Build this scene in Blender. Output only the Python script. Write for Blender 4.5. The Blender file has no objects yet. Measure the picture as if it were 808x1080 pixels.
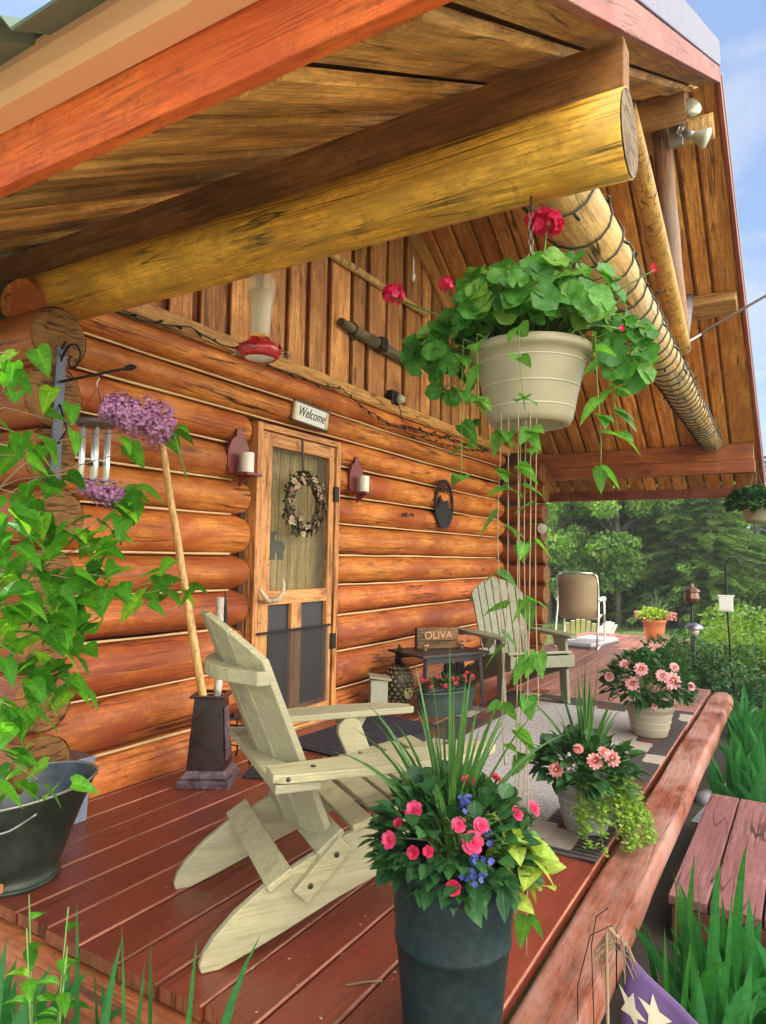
import bpy, bmesh, math, random
from mathutils import Vector, Matrix, noise as mnoise
random.seed(7)
R = math.radians
PI = math.pi
scene = bpy.context.scene
COL = scene.collection
rnd = random.uniform

# ------------------------------------------------------------------ helpers
class MB:
    """collects faces; build() links them as one mesh object"""
    def __init__(s):
        s.v = []; s.f = []; s.m = []; s.sm = []; s.c = {}
    def add(s, vs, fs, mi=0, smooth=False, cols=None):
        b = len(s.v)
        if cols:
            for i, c in enumerate(cols): s.c[b + i] = c
        s.v.extend([tuple(p) for p in vs])
        for f in fs:
            s.f.append(tuple(i + b for i in f)); s.m.append(mi); s.sm.append(smooth)
        return s
    def box(s, c, size, rot=None, mi=0):
        hx, hy, hz = size[0] / 2, size[1] / 2, size[2] / 2
        vs = [Vector((x, y, z)) for x in (-hx, hx) for y in (-hy, hy) for z in (-hz, hz)]
        if rot is not None: vs = [rot @ p for p in vs]
        c = Vector(c)
        s.add([p + c for p in vs], [(0, 1, 3, 2), (4, 6, 7, 5), (0, 4, 5, 1), (2, 3, 7, 6), (0, 2, 6, 4), (1, 5, 7, 3)], mi)
        return s
    def bar(s, a, b, w, t, up=(0, 0, 1), mi=0):
        """rectangular bar a->b, w along side, t along up"""
        a, b, up = Vector(a), Vector(b), Vector(up)
        d = (b - a).normalized(); sd = d.cross(up)
        if sd.length < 1e-5: sd = d.cross(Vector((1, 0, 0)))
        sd.normalize(); u = sd.cross(d).normalized()
        vs = [p + sd * x * w / 2 + u * y * t / 2 for p in (a, b) for x in (-1, 1) for y in (-1, 1)]
        s.add(vs, [(0, 1, 3, 2), (4, 6, 7, 5), (0, 4, 5, 1), (2, 3, 7, 6), (0, 2, 6, 4), (1, 5, 7, 3)], mi)
        return s
    def prism(s, poly, t0, t1, f, mi=0, smooth=False):
        """poly: 2D list, extruded from t0 to t1; f(a,b,t)->3D"""
        n = len(poly)
        vs = [f(p[0], p[1], t0) for p in poly] + [f(p[0], p[1], t1) for p in poly]
        fs = [tuple(range(n - 1, -1, -1)), tuple(range(n, 2 * n))]
        fs += [(i, (i + 1) % n, n + (i + 1) % n, n + i) for i in range(n)]
        s.add(vs, fs, mi, smooth)
        return s
    def tube(s, path, rad, n=8, caps=True, mi=0, smooth=True, squash=1.0, seed=None, rough=0.0):
        path = [Vector(p) for p in path]
        if not hasattr(rad, '__len__'): rad = [rad] * len(path)
        vs = []; fs = []
        t0 = (path[1] - path[0]).normalized()
        nrm = t0.orthogonal().normalized()
        if abs(t0.z) < 0.9: nrm = (Vector((0, 0, 1)) - t0 * t0.z).normalized()
        for i, p in enumerate(path):
            if i == 0: t = path[1] - path[0]
            elif i == len(path) - 1: t = path[-1] - path[-2]
            else: t = path[i + 1] - path[i - 1]
            t.normalize()
            nrm = (nrm - t * nrm.dot(t)).normalized()
            bn = t.cross(nrm)
            for k in range(n):
                a = 2 * PI * k / n
                r = rad[i]
                if seed is not None:
                    r *= 1 + rough * mnoise.noise(Vector((math.cos(a) * 1.3 + seed, math.sin(a) * 1.3, p.length * 1.1)))
                vs.append(p + nrm * math.cos(a) * r * squash + bn * math.sin(a) * r)
        for i in range(len(path) - 1):
            for k in range(n):
                fs.append((i * n + k, i * n + (k + 1) % n, (i + 1) * n + (k + 1) % n, (i + 1) * n + k))
        s.add(vs, fs, mi, smooth)
        if caps:
            b = len(s.v) - len(vs)
            for idx in (list(range(n - 1, -1, -1)), list(range((len(path) - 1) * n, len(path) * n))):
                s.f.append(tuple(b + k for k in idx)); s.m.append(mi); s.sm.append(False)
        return s
    def lathe(s, prof, c=(0, 0, 0), n=32, mi=0, smooth=True, sx=1.0, sy=1.0, f=None):
        vs = []; fs = []
        for (r, z) in prof:
            for k in range(n):
                a = 2 * PI * k / n
                p = Vector((c[0] + r * math.cos(a) * sx, c[1] + r * math.sin(a) * sy, c[2] + z))
                vs.append(f(p, a) if f else p)
        for i in range(len(prof) - 1):
            for k in range(n):
                fs.append((i * n + k, i * n + (k + 1) % n, (i + 1) * n + (k + 1) % n, (i + 1) * n + k))
        s.add(vs, fs, mi, smooth)
        return s
    def disc(s, c, r, n=24, mi=0, nrm=(0, 0, 1), sx=1.0):
        nrm = Vector(nrm).normalized(); a = nrm.orthogonal().normalized(); b = nrm.cross(a); c = Vector(c)
        s.add([c + (a * math.cos(2 * PI * k / n) * sx + b * math.sin(2 * PI * k / n)) * r for k in range(n)], [tuple(range(n))], mi)
        return s
    def ball(s, c, r, n=10, m=6, mi=0, sc=(1, 1, 1)):
        c = Vector(c); vs = [c + Vector((0, 0, -r * sc[2]))]; fs = []
        for i in range(1, m):
            ph = -PI / 2 + PI * i / m
            for k in range(n):
                a = 2 * PI * k / n
                vs.append(c + Vector((math.cos(a) * math.cos(ph) * r * sc[0], math.sin(a) * math.cos(ph) * r * sc[1], math.sin(ph) * r * sc[2])))
        vs.append(c + Vector((0, 0, r * sc[2])))
        for k in range(n): fs.append((0, 1 + (k + 1) % n, 1 + k))
        for i in range(m - 2):
            for k in range(n):
                fs.append((1 + i * n + k, 1 + i * n + (k + 1) % n, 1 + (i + 1) * n + (k + 1) % n, 1 + (i + 1) * n + k))
        o = 1 + (m - 2) * n; top = len(vs) - 1
        for k in range(n): fs.append((o + k, o + (k + 1) % n, top))
        s.add(vs, fs, mi, True)
        return s
    def build(s, name, mat, parent=None, bevel=0.0, seg=2, kind=None, label=None, cat=None, group=None, recalc=True):
        me = bpy.data.meshes.new(name)
        me.from_pydata(s.v, [], s.f)
        mats = mat if isinstance(mat, (list, tuple)) else [mat]
        for m in mats: me.materials.append(m)
        if s.c:
            at = me.color_attributes.new('lf', 'FLOAT_COLOR', 'POINT'); buf = [0.0] * (4 * len(s.v))
            for i, c in s.c.items(): buf[4 * i:4 * i + 4] = [c[0], c[1], 1.0, 1.0]
            at.data.foreach_set('color', buf)
        me.polygons.foreach_set('material_index', s.m)
        me.polygons.foreach_set('use_smooth', s.sm)
        if recalc and len(s.f) < 30000:
            bm = bmesh.new(); bm.from_mesh(me)
            bmesh.ops.recalc_face_normals(bm, faces=bm.faces)
            bm.to_mesh(me); bm.free()
        me.update()
        o = bpy.data.objects.new(name, me); COL.objects.link(o)
        if parent: o.parent = parent
        if bevel:
            md = o.modifiers.new('bevel', 'BEVEL'); md.width = bevel; md.segments = seg
            md.limit_method = 'ANGLE'; md.angle_limit = R(40)
        tag(o, label, cat, group, kind)
        return o

def tag(o, label=None, cat=None, group=None, kind=None):
    if label: o['label'] = label
    if cat: o['category'] = cat
    if group: o['group'] = group
    if kind: o['kind'] = kind
    return o

def thing(name, label, cat, loc=(0, 0, 0), rz=0.0, group=None):
    o = bpy.data.objects.new(name, None); COL.objects.link(o)
    o.empty_display_size = 0.1
    o.location = loc; o.rotation_euler = (0, 0, rz)
    return tag(o, label, cat, group)

def copy_tree(o, parent=None):
    c = o.copy(); COL.objects.link(c); c.parent = parent
    for ch in list(o.children): copy_tree(ch, c)
    return c

def rz_m(a): return Matrix.Rotation(a, 3, 'Z')
def lerp(a, b, t): return a + (b - a) * t
def vl(a, b, t): return Vector(a).lerp(Vector(b), t)
def n1(x, y=0.0, z=0.0): return mnoise.noise(Vector((x, y, z)))

# ------------------------------------------------------------------ materials
def new_mat(name):
    m = bpy.data.materials.new(name); m.use_nodes = True
    nt = m.node_tree; nt.nodes.clear()
    out = nt.nodes.new('ShaderNodeOutputMaterial')
    return m, nt, out
class NT:
    def __init__(s, nt): s.nt = nt
    def n(s, t, **kw):
        nd = s.nt.nodes.new('ShaderNode' + t)
        for k, v in kw.items(): setattr(nd, k, v)
        return nd
    def l(s, a, b): s.nt.links.new(a, b)
    def val(s, sock, v):
        if hasattr(v, 'links') or isinstance(v, bpy.types.NodeSocket): s.l(v, sock)
        else: sock.default_value = v
    def math(s, op, a, b=0.0, c=None):
        nd = s.n('Math', operation=op); s.val(nd.inputs[0], a); s.val(nd.inputs[1], b)
        if c is not None: s.val(nd.inputs[2], c)
        return nd.outputs[0]
    def mix(s, fac, a, b, mode='MIX'):
        nd = s.n('Mix', data_type='RGBA', blend_type=mode)
        s.val(nd.inputs[0], fac); s.val(nd.inputs[6], c4(a)); s.val(nd.inputs[7], c4(b))
        return nd.outputs[2]
    def noise(s, vec, scale, detail=4, rough=.55, dist=0.0):
        nd = s.n('TexNoise'); nd.inputs['Scale'].default_value = scale; nd.inputs['Detail'].default_value = detail
        nd.inputs['Roughness'].default_value = rough; nd.inputs['Distortion'].default_value = dist
        if vec is not None: s.l(vec, nd.inputs['Vector'])
        return nd.outputs[0]
    def ramp(s, fac, stops, interp='LINEAR'):
        nd = s.n('ValToRGB'); cr = nd.color_ramp; cr.interpolation = interp
        while len(cr.elements) < len(stops): cr.elements.new(0.5)
        for e, (p, c) in zip(cr.elements, stops):
            e.position = p; e.color = c4(c) if not isinstance(c, (int, float)) else (c, c, c, 1)
        s.l(fac, nd.inputs[0]); return nd.outputs[0]
    def mapping(s, vec, scale=(1, 1, 1), rot=(0, 0, 0), loc=None):
        nd = s.n('Mapping'); nd.inputs['Scale'].default_value = scale; nd.inputs['Rotation'].default_value = rot
        if loc is not None: s.val(nd.inputs['Location'], loc)
        s.l(vec, nd.inputs['Vector']); return nd.outputs[0]
def c4(c):
    if isinstance(c, bpy.types.NodeSocket): return c
    return (c[0], c[1], c[2], 1.0) if len(c) == 3 else c

def principled(T, out, col, rough=.6, metal=0.0, bump=None, bstr=.3, bdist=.01, spec=.5, coat=0.0, sheen=0.0):
    b = T.n('BsdfPrincipled')
    T.val(b.inputs['Base Color'], c4(col)); T.val(b.inputs['Roughness'], rough)
    b.inputs['Metallic'].default_value = metal; b.inputs['Specular IOR Level'].default_value = spec
    if coat: b.inputs['Coat Weight'].default_value = coat; b.inputs['Coat Roughness'].default_value = .15
    if bump is not None:
        bn = T.n('Bump'); bn.inputs['Strength'].default_value = bstr; bn.inputs['Distance'].default_value = bdist
        T.l(bump, bn.inputs['Height']); T.l(bn.outputs[0], b.inputs['Normal'])
    T.l(b.outputs[0], out.inputs['Surface'])
    return b

def wood(name, a, b, dark, axis='X', rough=.55, spec=.4, blot=None, blot_amt=.0, crack=.8, knot=.8, vary=.25, fine=1.0, rz=0.0, blot_scale=1.6, sat_shift=None, bump=.35):
    """procedural timber: grain along an axis of the object's own coordinates"""
    m, nt, out = new_mat(name); T = NT(nt)
    tc = T.n('TexCoord').outputs['Object']
    isl = T.math('FRACT', T.math('ADD', T.n('NewGeometry').outputs['Random Per Island'], T.math('MULTIPLY', T.n('ObjectInfo').outputs['Random'], 7.13)))
    off = T.n('CombineXYZ')
    for i, k in enumerate((37.0, 23.0, 51.0)): T.l(T.math('MULTIPLY', isl, k), off.inputs[i])
    add = T.n('VectorMath', operation='ADD')
    src = tc
    if rz: src = T.mapping(tc, rot=(0, 0, rz))
    T.l(src, add.inputs[0]); T.l(off.outputs[0], add.inputs[1])
    P = add.outputs[0]
    def sc(al, ac): return {'X': (al, ac, ac), 'Y': (ac, al, ac), 'Z': (ac, ac, al)}[axis]
    # slow tone change
    g1 = T.noise(T.mapping(P, sc(1.3, 7)), 1.0, 6, .65, .5)
    col = T.ramp(g1, [(.28, a), (.5, vmix(a, b, .5)), (.72, b)])
    # fine grain
    g2 = T.noise(T.mapping(P, sc(6, 120)), 1.0, 5, .65)
    col = T.mix(fine, col, T.mix(1.0, col, T.ramp(g2, [(.30, (.46, .40, .36)), (.48, (.95, .94, .92)), (.68, (1.18, 1.18, 1.16))]), 'MULTIPLY'))
    # dark mineral streaks
    g3 = T.noise(T.mapping(P, sc(2.2, 30)), 1.0, 6, .7, .35)
    col = T.mix(fine, col, T.mix(1.0, col, T.ramp(g3, [(.34, (1.12, 1.12, 1.1)), (.52, (.96, .94, .92)), (.64, (.55, .48, .42))]), 'MULTIPLY'))
    # pits, nail stains and handling marks, not aligned with the grain
    g5 = T.noise(P, 38, 6, .75)
    col = T.mix(fine, col, T.mix(1.0, col, T.ramp(g5, [(.33, (.62, .57, .52)), (.45, (1.0, 1.0, 1.0)), (.7, (1.14, 1.13, 1.1))]), 'MULTIPLY'))
    g6 = T.noise(P, 5.5, 4, .6)
    col = T.mix(T.math('MULTIPLY', T.ramp(g6, [(.56, 0.0), (.70, 1.0)]), .45 * fine), col, vmix(dark, vm(a, .6), .6))
    # knots
    vor = T.n('TexVoronoi'); vor.inputs['Scale'].default_value = 1.0; T.l(T.mapping(P, sc(1.7, 6)), vor.inputs['Vector'])
    kd = T.ramp(T.math('ADD', vor.outputs['Distance'], T.math('MULTIPLY', g2, .12)), [(.13, 1.0), (.24, 0.0)])
    col = T.mix(T.math('MULTIPLY', kd, knot), col, dark)
    # drying cracks
    ck = T.noise(T.mapping(P, sc(.55, 11)), 1.0, 3, .5, .3)
    ck = T.math('ABSOLUTE', T.math('SUBTRACT', ck, .5))
    ckm = T.ramp(ck, [(.005, 1.0), (.022, 0.0)])
    gate = T.ramp(T.noise(P, 2.3, 3), [(.44, 0.0), (.56, 1.0)])
    ckm = T.math('MULTIPLY', ckm, gate)
    col = T.mix(T.math('MULTIPLY', ckm, crack), col, vm(dark, .45))
    if blot is not None:
        bl = T.noise(T.mapping(P, sc(1.0, 2.2)), blot_scale, 6, .68, .3)
        col = T.mix(T.math('MULTIPLY', T.ramp(bl, [(.40, 0.0), (.60, 1.0)]), blot_amt), col, blot)
    hv = T.n('HueSaturation'); T.l(col, hv.inputs['Color'])
    T.l(T.math('ADD', T.math('MULTIPLY', isl, vary), 1 - vary / 2), hv.inputs['Value'])
    rr = T.math('ADD', T.math('MULTIPLY', g1, .25), rough - .12)
    h = T.math('SUBTRACT', T.math('SUBTRACT', T.math('ADD', T.math('MULTIPLY', g2, .45), T.math('MULTIPLY', g5, .35)), T.math('MULTIPLY', ckm, 1.2)), T.math('MULTIPLY', g3, .5))
    principled(T, out, hv.outputs[0], rr, bump=h, bstr=bump, bdist=.011, spec=spec)
    return m
def vmix(a, b, t): return tuple(a[i] + (b[i] - a[i]) * t for i in range(3))
def vm(a, k): return tuple(x * k for x in a)

def plain(name, col, rough=.5, metal=0.0, spec=.5, var=.12, scale=14, bump=.0, dirt=None, dirt_amt=.4, dirt_scale=4, coat=0.0):
    m, nt, out = new_mat(name); T = NT(nt)
    tc = T.n('TexCoord').outputs['Object']
    n_ = T.noise(tc, scale, 5, .6)
    c = T.mix(n_, vm(col, 1 - var), vm(col, 1 + var))
    if dirt is not None:
        d = T.noise(tc, dirt_scale, 7, .7, .3)
        c = T.mix(T.math('MULTIPLY', T.ramp(d, [(.45, 0.0), (.68, 1.0)]), dirt_amt), c, dirt)
    principled(T, out, c, T.math('ADD', T.math('MULTIPLY', n_, .2), rough - .1), metal, bump=n_ if bump else None, bstr=bump, bdist=.004, spec=spec, coat=coat)
    return m

def leafmat(name, a, b, trans=.35, rough=.42, vein=None, young=None, hue=.5):
    m, nt, out = new_mat(name); T = NT(nt)
    isl = T.n('NewGeometry').outputs['Random Per Island']
    tc = T.n('TexCoord').outputs['Object']
    nz = T.noise(tc, 55, 5, .7)
    col = T.mix(isl, a, b)
    if young is not None:
        col = T.mix(T.ramp(isl, [(.80, 0.0), (.9, 1.0)]), col, young)
    col = T.mix(.7, col, T.mix(1.0, col, T.ramp(nz, [(.3, (.50, .52, .48)), (.7, (1.4, 1.38, 1.25))]), 'MULTIPLY'))
    # midrib and side veins, from each leaf's own width and length
    at = T.n('Attribute'); at.attribute_name = 'lf'; sp = T.n('SeparateColor'); T.l(at.outputs['Color'], sp.inputs[0])
    mid = T.ramp(sp.outputs[0], [(.03, 1.0), (.13, 0.0)])
    fr_ = T.math('FRACT', T.math('SUBTRACT', T.math('MULTIPLY', sp.outputs[1], 5.5), T.math('MULTIPLY', sp.outputs[0], .9)))
    lat = T.ramp(T.math('ABSOLUTE', T.math('SUBTRACT', fr_, .5)), [(.03, .55), (.10, 0.0)])
    vein = T.math('MULTIPLY', T.math('MAXIMUM', mid, lat), sp.outputs[2])
    edge = T.math('MULTIPLY', T.ramp(sp.outputs[0], [(.45, 0.0), (1.0, .35)]), sp.outputs[2])
    col = T.mix(edge, col, T.mix(1.0, col, (.62, .70, .6), 'MULTIPLY'))
    col = T.mix(T.math('MULTIPLY', vein, .55), col, T.mix(1.0, col, (2.1, 1.8, 1.7), 'MULTIPLY'))
    b_ = T.n('BsdfPrincipled'); T.l(col, b_.inputs['Base Color']); b_.inputs['Roughness'].default_value = rough
    bn = T.n('Bump'); bn.inputs['Strength'].default_value = .35; bn.inputs['Distance'].default_value = .003; T.l(T.math('SUBTRACT', nz, vein), bn.inputs['Height']); T.l(bn.outputs[0], b_.inputs['Normal'])
    b_.inputs['Specular IOR Level'].default_value = .35
    tr = T.n('BsdfTranslucent'); T.l(T.mix(1.0, col, (1.25, 1.35, .6), 'MULTIPLY'), tr.inputs['Color'])
    mx = T.n('MixShader'); mx.inputs[0].default_value = trans
    T.l(b_.outputs[0], mx.inputs[1]); T.l(tr.outputs[0], mx.inputs[2]); T.l(mx.outputs[0], out.inputs['Surface'])
    return m

M = {}
def end_grain(name, a, b):
    m, nt, out = new_mat(name); T = NT(nt)
    tc = T.n('TexCoord').outputs['Object']
    w = T.n('TexWave', wave_type='RINGS', rings_direction='Y'); w.inputs['Scale'].default_value = 38; w.inputs['Distortion'].default_value = 2.2; w.inputs['Detail'].default_value = 3; w.inputs['Detail Scale'].default_value = 1.5
    T.l(tc, w.inputs['Vector'])
    n_ = T.noise(tc, 9, 6, .7)
    c = T.mix(T.math('MULTIPLY', w.outputs[1], .30), a, b)
    c = T.mix(T.ramp(n_, [(.4, 0.0), (.65, .85)]), c, vm(b, .7))
    wv = T.noise(T.mapping(tc, (3, 1, 22)), 1.0, 2); ck = T.ramp(T.math('ABSOLUTE', T.math('SUBTRACT', wv, .5)), [(.006, 1.0), (.02, 0.0)])
    c = T.mix(T.math('MULTIPLY', ck, .8), c, (.02, .01, .005))
    principled(T, out, c, .75, bump=T.math('ADD', w.outputs[1], n_), bstr=.4, bdist=.004, spec=.2)
    return m
# log walls and timbers (warm stain; log_far has shade in its colour)
M['log'] = wood('log_stain', (.56, .185, .034), (.68, .29, .062), (.07, .018, .006), 'X', .52, .32, blot=(.30, .066, .014), blot_amt=.9, crack=1, knot=.85, vary=.4)
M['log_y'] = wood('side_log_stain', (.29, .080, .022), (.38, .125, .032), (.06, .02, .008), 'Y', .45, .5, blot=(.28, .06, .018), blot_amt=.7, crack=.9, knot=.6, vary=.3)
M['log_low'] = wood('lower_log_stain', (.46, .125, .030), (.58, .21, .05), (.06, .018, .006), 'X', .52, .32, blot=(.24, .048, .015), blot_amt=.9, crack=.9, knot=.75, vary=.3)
M['chink'] = plain('chinking', (.62, .44, .22), .7, var=.2, scale=30)
M['gable'] = wood('gable_board_wood', (.60, .26, .075), (.74, .41, .15), (.10, .03, .01), 'Z', .6, .3, blot=(.30, .10, .03), blot_amt=.6, vary=.7)
M['trim'] = wood('trim_wood', (.52, .25, .07), (.66, .38, .13), (.12, .04, .01), 'X', .55, .3, vary=.2)
M['soffit'] = wood('roof_board_wood', (.72, .32, .07), (.82, .45, .13), (.08, .025, .008), 'X', .6, .25, blot=(.44, .145, .03), blot_amt=.8, vary=.8)
M['soffit_old'] = wood('weathered_roof_board_wood', (.62, .29, .065), (.72, .42, .13), (.05, .025, .008), 'X', .7, .2, blot=(.20, .09, .025), blot_amt=.8, vary=.95)
M['yellow'] = wood('yellow_log_wood', (.72, .38, .035), (.82, .52, .08), (.10, .06, .01), 'Y', .55, .35, blot=(.40, .235, .03), blot_amt=.8, crack=1, knot=.6, vary=.05, blot_scale=4.5)
M['plank'] = wood('dark_plank_wood', (.22, .095, .026), (.32, .16, .045), (.04, .018, .006), 'Y', .65, .25, blot=(.11, .045, .012), blot_amt=.7, vary=.1)
M['orange'] = wood('orange_fascia_wood', (.62, .12, .018), (.70, .17, .03), (.25, .03, .008), 'Y', .5, .4, blot=(.50, .075, .014), blot_amt=.7, crack=.3, knot=.5, vary=.05)
M['rake'] = wood('red_rake_wood', (.20, .036, .022), (.26, .055, .034), (.12, .02, .012), 'X', .5, .4, blot=(.40, .16, .11), blot_amt=.4, crack=.4, knot=.4, vary=.05)
M['tie'] = wood('tie_log_wood', (.50, .30, .09), (.60, .42, .17), (.09, .05, .02), 'X', .6, .3, blot=(.42, .34, .22), blot_amt=.6, crack=1, knot=.6, vary=.05)
M['pole'] = wood('strut_pole_wood', (.50, .27, .06), (.60, .38, .11), (.08, .04, .015), 'Z', .55, .3, blot=(.30, .17, .05), blot_amt=.5, crack=.8, vary=.05)
M['king'] = wood('king_post_wood', (.20, .085, .03), (.30, .15, .06), (.05, .02, .01), 'Z', .6, .3, blot=(.25, .22, .20), blot_amt=.6, crack=.8, vary=.05)
M['beam_red'] = wood('plate_beam_wood', (.38, .11, .028), (.46, .17, .04), (.05, .015, .006), 'Y', .5, .4, blot=(.17, .04, .014), blot_amt=.7, vary=.25)
M['endgrain'] = end_grain('log_end_wood', (.27, .135, .042), (.15, .068, .022))
M['door'] = wood('door_wood', (.55, .235, .075), (.66, .335, .125), (.14, .05, .015), 'Z', .5, .35, vary=.2)
M['door_x'] = wood('door_rail_wood', (.55, .235, .075), (.66, .335, .125), (.14, .05, .015), 'X', .5, .35, vary=.2)
M['door_in'] = wood('inner_door_wood', (.50, .38, .14), (.60, .47, .20), (.16, .10, .04), 'Z', .55, .3, vary=.2, crack=.2)
M['deck'] = wood('deck_paint', (.150, .029, .017), (.19, .040, .023), (.07, .015, .01), 'X', .30, .55, blot=(.14, .027, .016), blot_amt=.7, crack=.35, knot=.3, vary=.45, fine=.6, bump=.28)
M['deck_worn'] = wood('weathered_deck_paint', (.25, .11, .095), (.33, .17, .15), (.09, .03, .025), 'X', .5, .35, blot=(.19, .065, .05), blot_amt=.7, crack=.4, knot=.3, vary=.35, fine=.7, bump=.28)
M['log_far'] = wood('corner_log_painted_shade', (.20, .055, .018), (.27, .085, .024), (.05, .016, .007), 'Y', .55, .3, blot=(.15, .036, .012), blot_amt=.7, crack=.9, knot=.6, vary=.3)  # side log stain darkened: the far corner's shade put into the colour
M['deck_edge'] = wood('worn_deck_edge', (.26, .095, .06), (.36, .17, .115), (.2, .07, .04), 'X', .6, .3, vary=.2)
M['deck_end'] = wood('deck_board_end', (.21, .06, .028), (.29, .10, .045), (.08, .02, .01), 'Z', .6, .3, vary=.3)
M['edge_log'] = wood('edge_log_paint', (.17, .042, .022), (.24, .07, .035), (.08, .025, .012), 'X', .6, .25, blot=(.40, .25, .21), blot_amt=.6, crack=.8, vary=.05)
M['end_log'] = wood('end_log_paint', (.36, .10, .033), (.45, .155, .05), (.10, .03, .015), 'Y', .45, .45, blot=(.22, .055, .025), blot_amt=.5, crack=.8, vary=.05)
M['step'] = wood('step_paint', (.19, .082, .085), (.25, .125, .13), (.06, .02, .018), 'X', .72, .2, blot=(.18, .07, .072), blot_amt=.7, crack=1, knot=.3, vary=.15)
M['chair_y'] = wood('cream_chair_paint', (.355, .33, .19), (.42, .395, .24), (.17, .15, .08), 'X', .5, .4, blot=(.27, .26, .18), blot_amt=.75, crack=.4, knot=.12, vary=.1, fine=.45, bump=.2)
M['chair_g'] = wood('grey_chair_paint', (.20, .215, .15), (.25, .265, .19), (.12, .11, .07), 'X', .55, .35, blot=(.21, .20, .13), blot_amt=.5, crack=.25, knot=.12, vary=.15, fine=.45, bump=.2)
M['stick'] = wood('peeled_stick_wood', (.58, .36, .13), (.66, .45, .19), (.2, .1, .04), 'Z', .5, .35, vary=.05)
M['birch'] = plain('birch_bark', (.55, .52, .45), .7, var=.1, dirt=(.05, .045, .04), dirt_amt=.9, dirt_scale=26)
M['driftwood'] = plain('dark_driftwood', (.02, .018, .016), .8, var=.4, bump=.5)
M['yoke'] = wood('grey_pole_wood', (.14, .12, .07), (.20, .17, .11), (.05, .04, .02), 'X', .7, .2, vary=.05)
M['burgundy'] = plain('burgundy_paint', (.17, .032, .030), .45, var=.2, scale=20)
M['wax'] = plain('candle_wax', (.78, .74, .62), .5, var=.04)
M['wick'] = plain('candle_wick', (.05, .045, .04), .8)
M['black_metal'] = plain('black_iron', (.018, .018, .020), .5, .6, var=.3)
M['dark_metal'] = plain('dark_metal', (.05, .05, .055), .45, .7, var=.3)
M['grey_metal'] = plain('galvanised_metal', (.40, .42, .45), .4, .8, var=.2)
M['chrome'] = plain('tube_metal', (.62, .60, .55), .3, .85, var=.1)
M['chime'] = plain('chime_aluminium', (.72, .75, .72), .3, .75, var=.06)
M['chime_wood'] = plain('chime_wood', (.05, .03, .02), .45, var=.3)
M['slate_metal'] = plain('slate_blue_strip', (.075, .09, .12), .5, .3, var=.2)
M['gutter'] = plain('tan_gutter_paint', (.74, .42, .22), .35, .1, var=.05, scale=4, spec=.5)
M['roof_metal'] = plain('green_roof_metal', (.10, .15, .11), .4, .2, var=.15, scale=6)
M['flash'] = plain('pale_flashing', (.13, .13, .19), .45, .2, var=.1, scale=8)
M['cable'] = plain('green_cable', (.012, .020, .012), .5, var=.3)
M['bulb'] = plain('clear_bulb', (.35, .33, .27), .2, .0, var=.1)
M['stand_black'] = plain('dark_brown_lacquer', (.022, .010, .009), .28, var=.4, spec=.6, coat=.3)
M['plum_black'] = plain('worn_plum_lacquer', (.055, .032, .045), .4, var=.4, dirt=(.28, .22, .24), dirt_amt=.6, dirt_scale=30)
M['bluebox'] = plain('blue_grey_paint', (.17, .21, .29), .5, var=.15, scale=30, dirt=(.30, .34, .40), dirt_amt=.5, dirt_scale=18)
M['bluebox_lid'] = plain('dark_lid_paint', (.075, .06, .06), .5, var=.3, dirt=(.16, .16, .18), dirt_amt=.4)
M['scuttle'] = plain('old_galvanised', (.05, .065, .07), .38, .45, var=.4, scale=9, dirt=(.20, .21, .20), dirt_amt=.55, dirt_scale=7, bump=.15)
M['scuttle_out'] = plain('blackened_galvanised', (.018, .028, .022), .38, .3, var=.5, scale=9, dirt=(.07, .085, .06), dirt_amt=.6, dirt_scale=6, bump=.15)
M['scuttle_rim'] = plain('rim_metal', (.30, .30, .27), .4, .7, var=.3)
M['rust'] = plain('rust_patch', (.42, .17, .06), .8, var=.3)
M['pot_dark'] = plain('blue_black_glaze', (.005, .015, .017), .50, .0, var=.5, scale=60, dirt=(.016, .038, .042), dirt_amt=.6, dirt_scale=35, spec=.22, bump=.3)
M['pot_sand'] = plain('sand_plastic', (.29, .26, .165), .5, var=.08, scale=5)
M['pot_line'] = plain('pale_band', (.44, .41, .29), .55, var=.08)
M['pot_grey'] = plain('grey_pot', (.27, .29, .31), .5, var=.08)
M['pot_grey_line'] = plain('grey_pot_band', (.38, .40, .41), .55, var=.08)
M['pot_taupe'] = plain('taupe_pot', (.30, .27, .20), .5, var=.08)
M['pot_taupe_line'] = plain('taupe_pot_band', (.40, .37, .28), .55, var=.08)
M['terracotta'] = plain('terracotta', (.50, .17, .07), .65, var=.1)
M['terracotta_pale'] = plain('pale_terracotta', (.50, .28, .17), .7, var=.1)
M['soil'] = plain('soil', (.03, .02, .014), .95, var=.5, bump=.6)
M['tub'] = plain('dark_green_tub', (.035, .06, .055), .45, .2, var=.2)
M['feeder_red'] = plain('red_plastic', (.35, .012, .018), .25, var=.1, spec=.6)
M['feeder_flower'] = plain('yellow_plastic', (.75, .32, .03), .4, var=.1)
M['feeder_white'] = plain('white_plastic', (.62, .66, .56), .4, var=.08)
M['white_plastic'] = plain('clear_white_plastic', (.70, .72, .68), .3, var=.08)
M['sign_white'] = plain('painted_sign_board', (.68, .68, .62), .6, var=.08)
M['sign_frame'] = plain('sign_frame_wood', (.07, .06, .045), .6, var=.3)
M['sign_strip'] = plain('sign_dotted_strip', (.55, .45, .26), .6, var=.5, scale=60)
M['ink'] = plain('black_ink', (.02, .02, .025), .6)
M['table_sign'] = wood('table_sign_wood', (.14, .075, .03), (.20, .11, .045), (.04, .02, .01), 'X', .6, .3, vary=.1)
M['table_text'] = plain('carved_pale_letters', (.48, .27, .13), .6)
M['table_ink'] = plain('burnt_letters', (.05, .025, .014), .7)
M['tabletop'] = plain('black_table_top', (.025, .022, .024), .45, var=.3)
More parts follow.
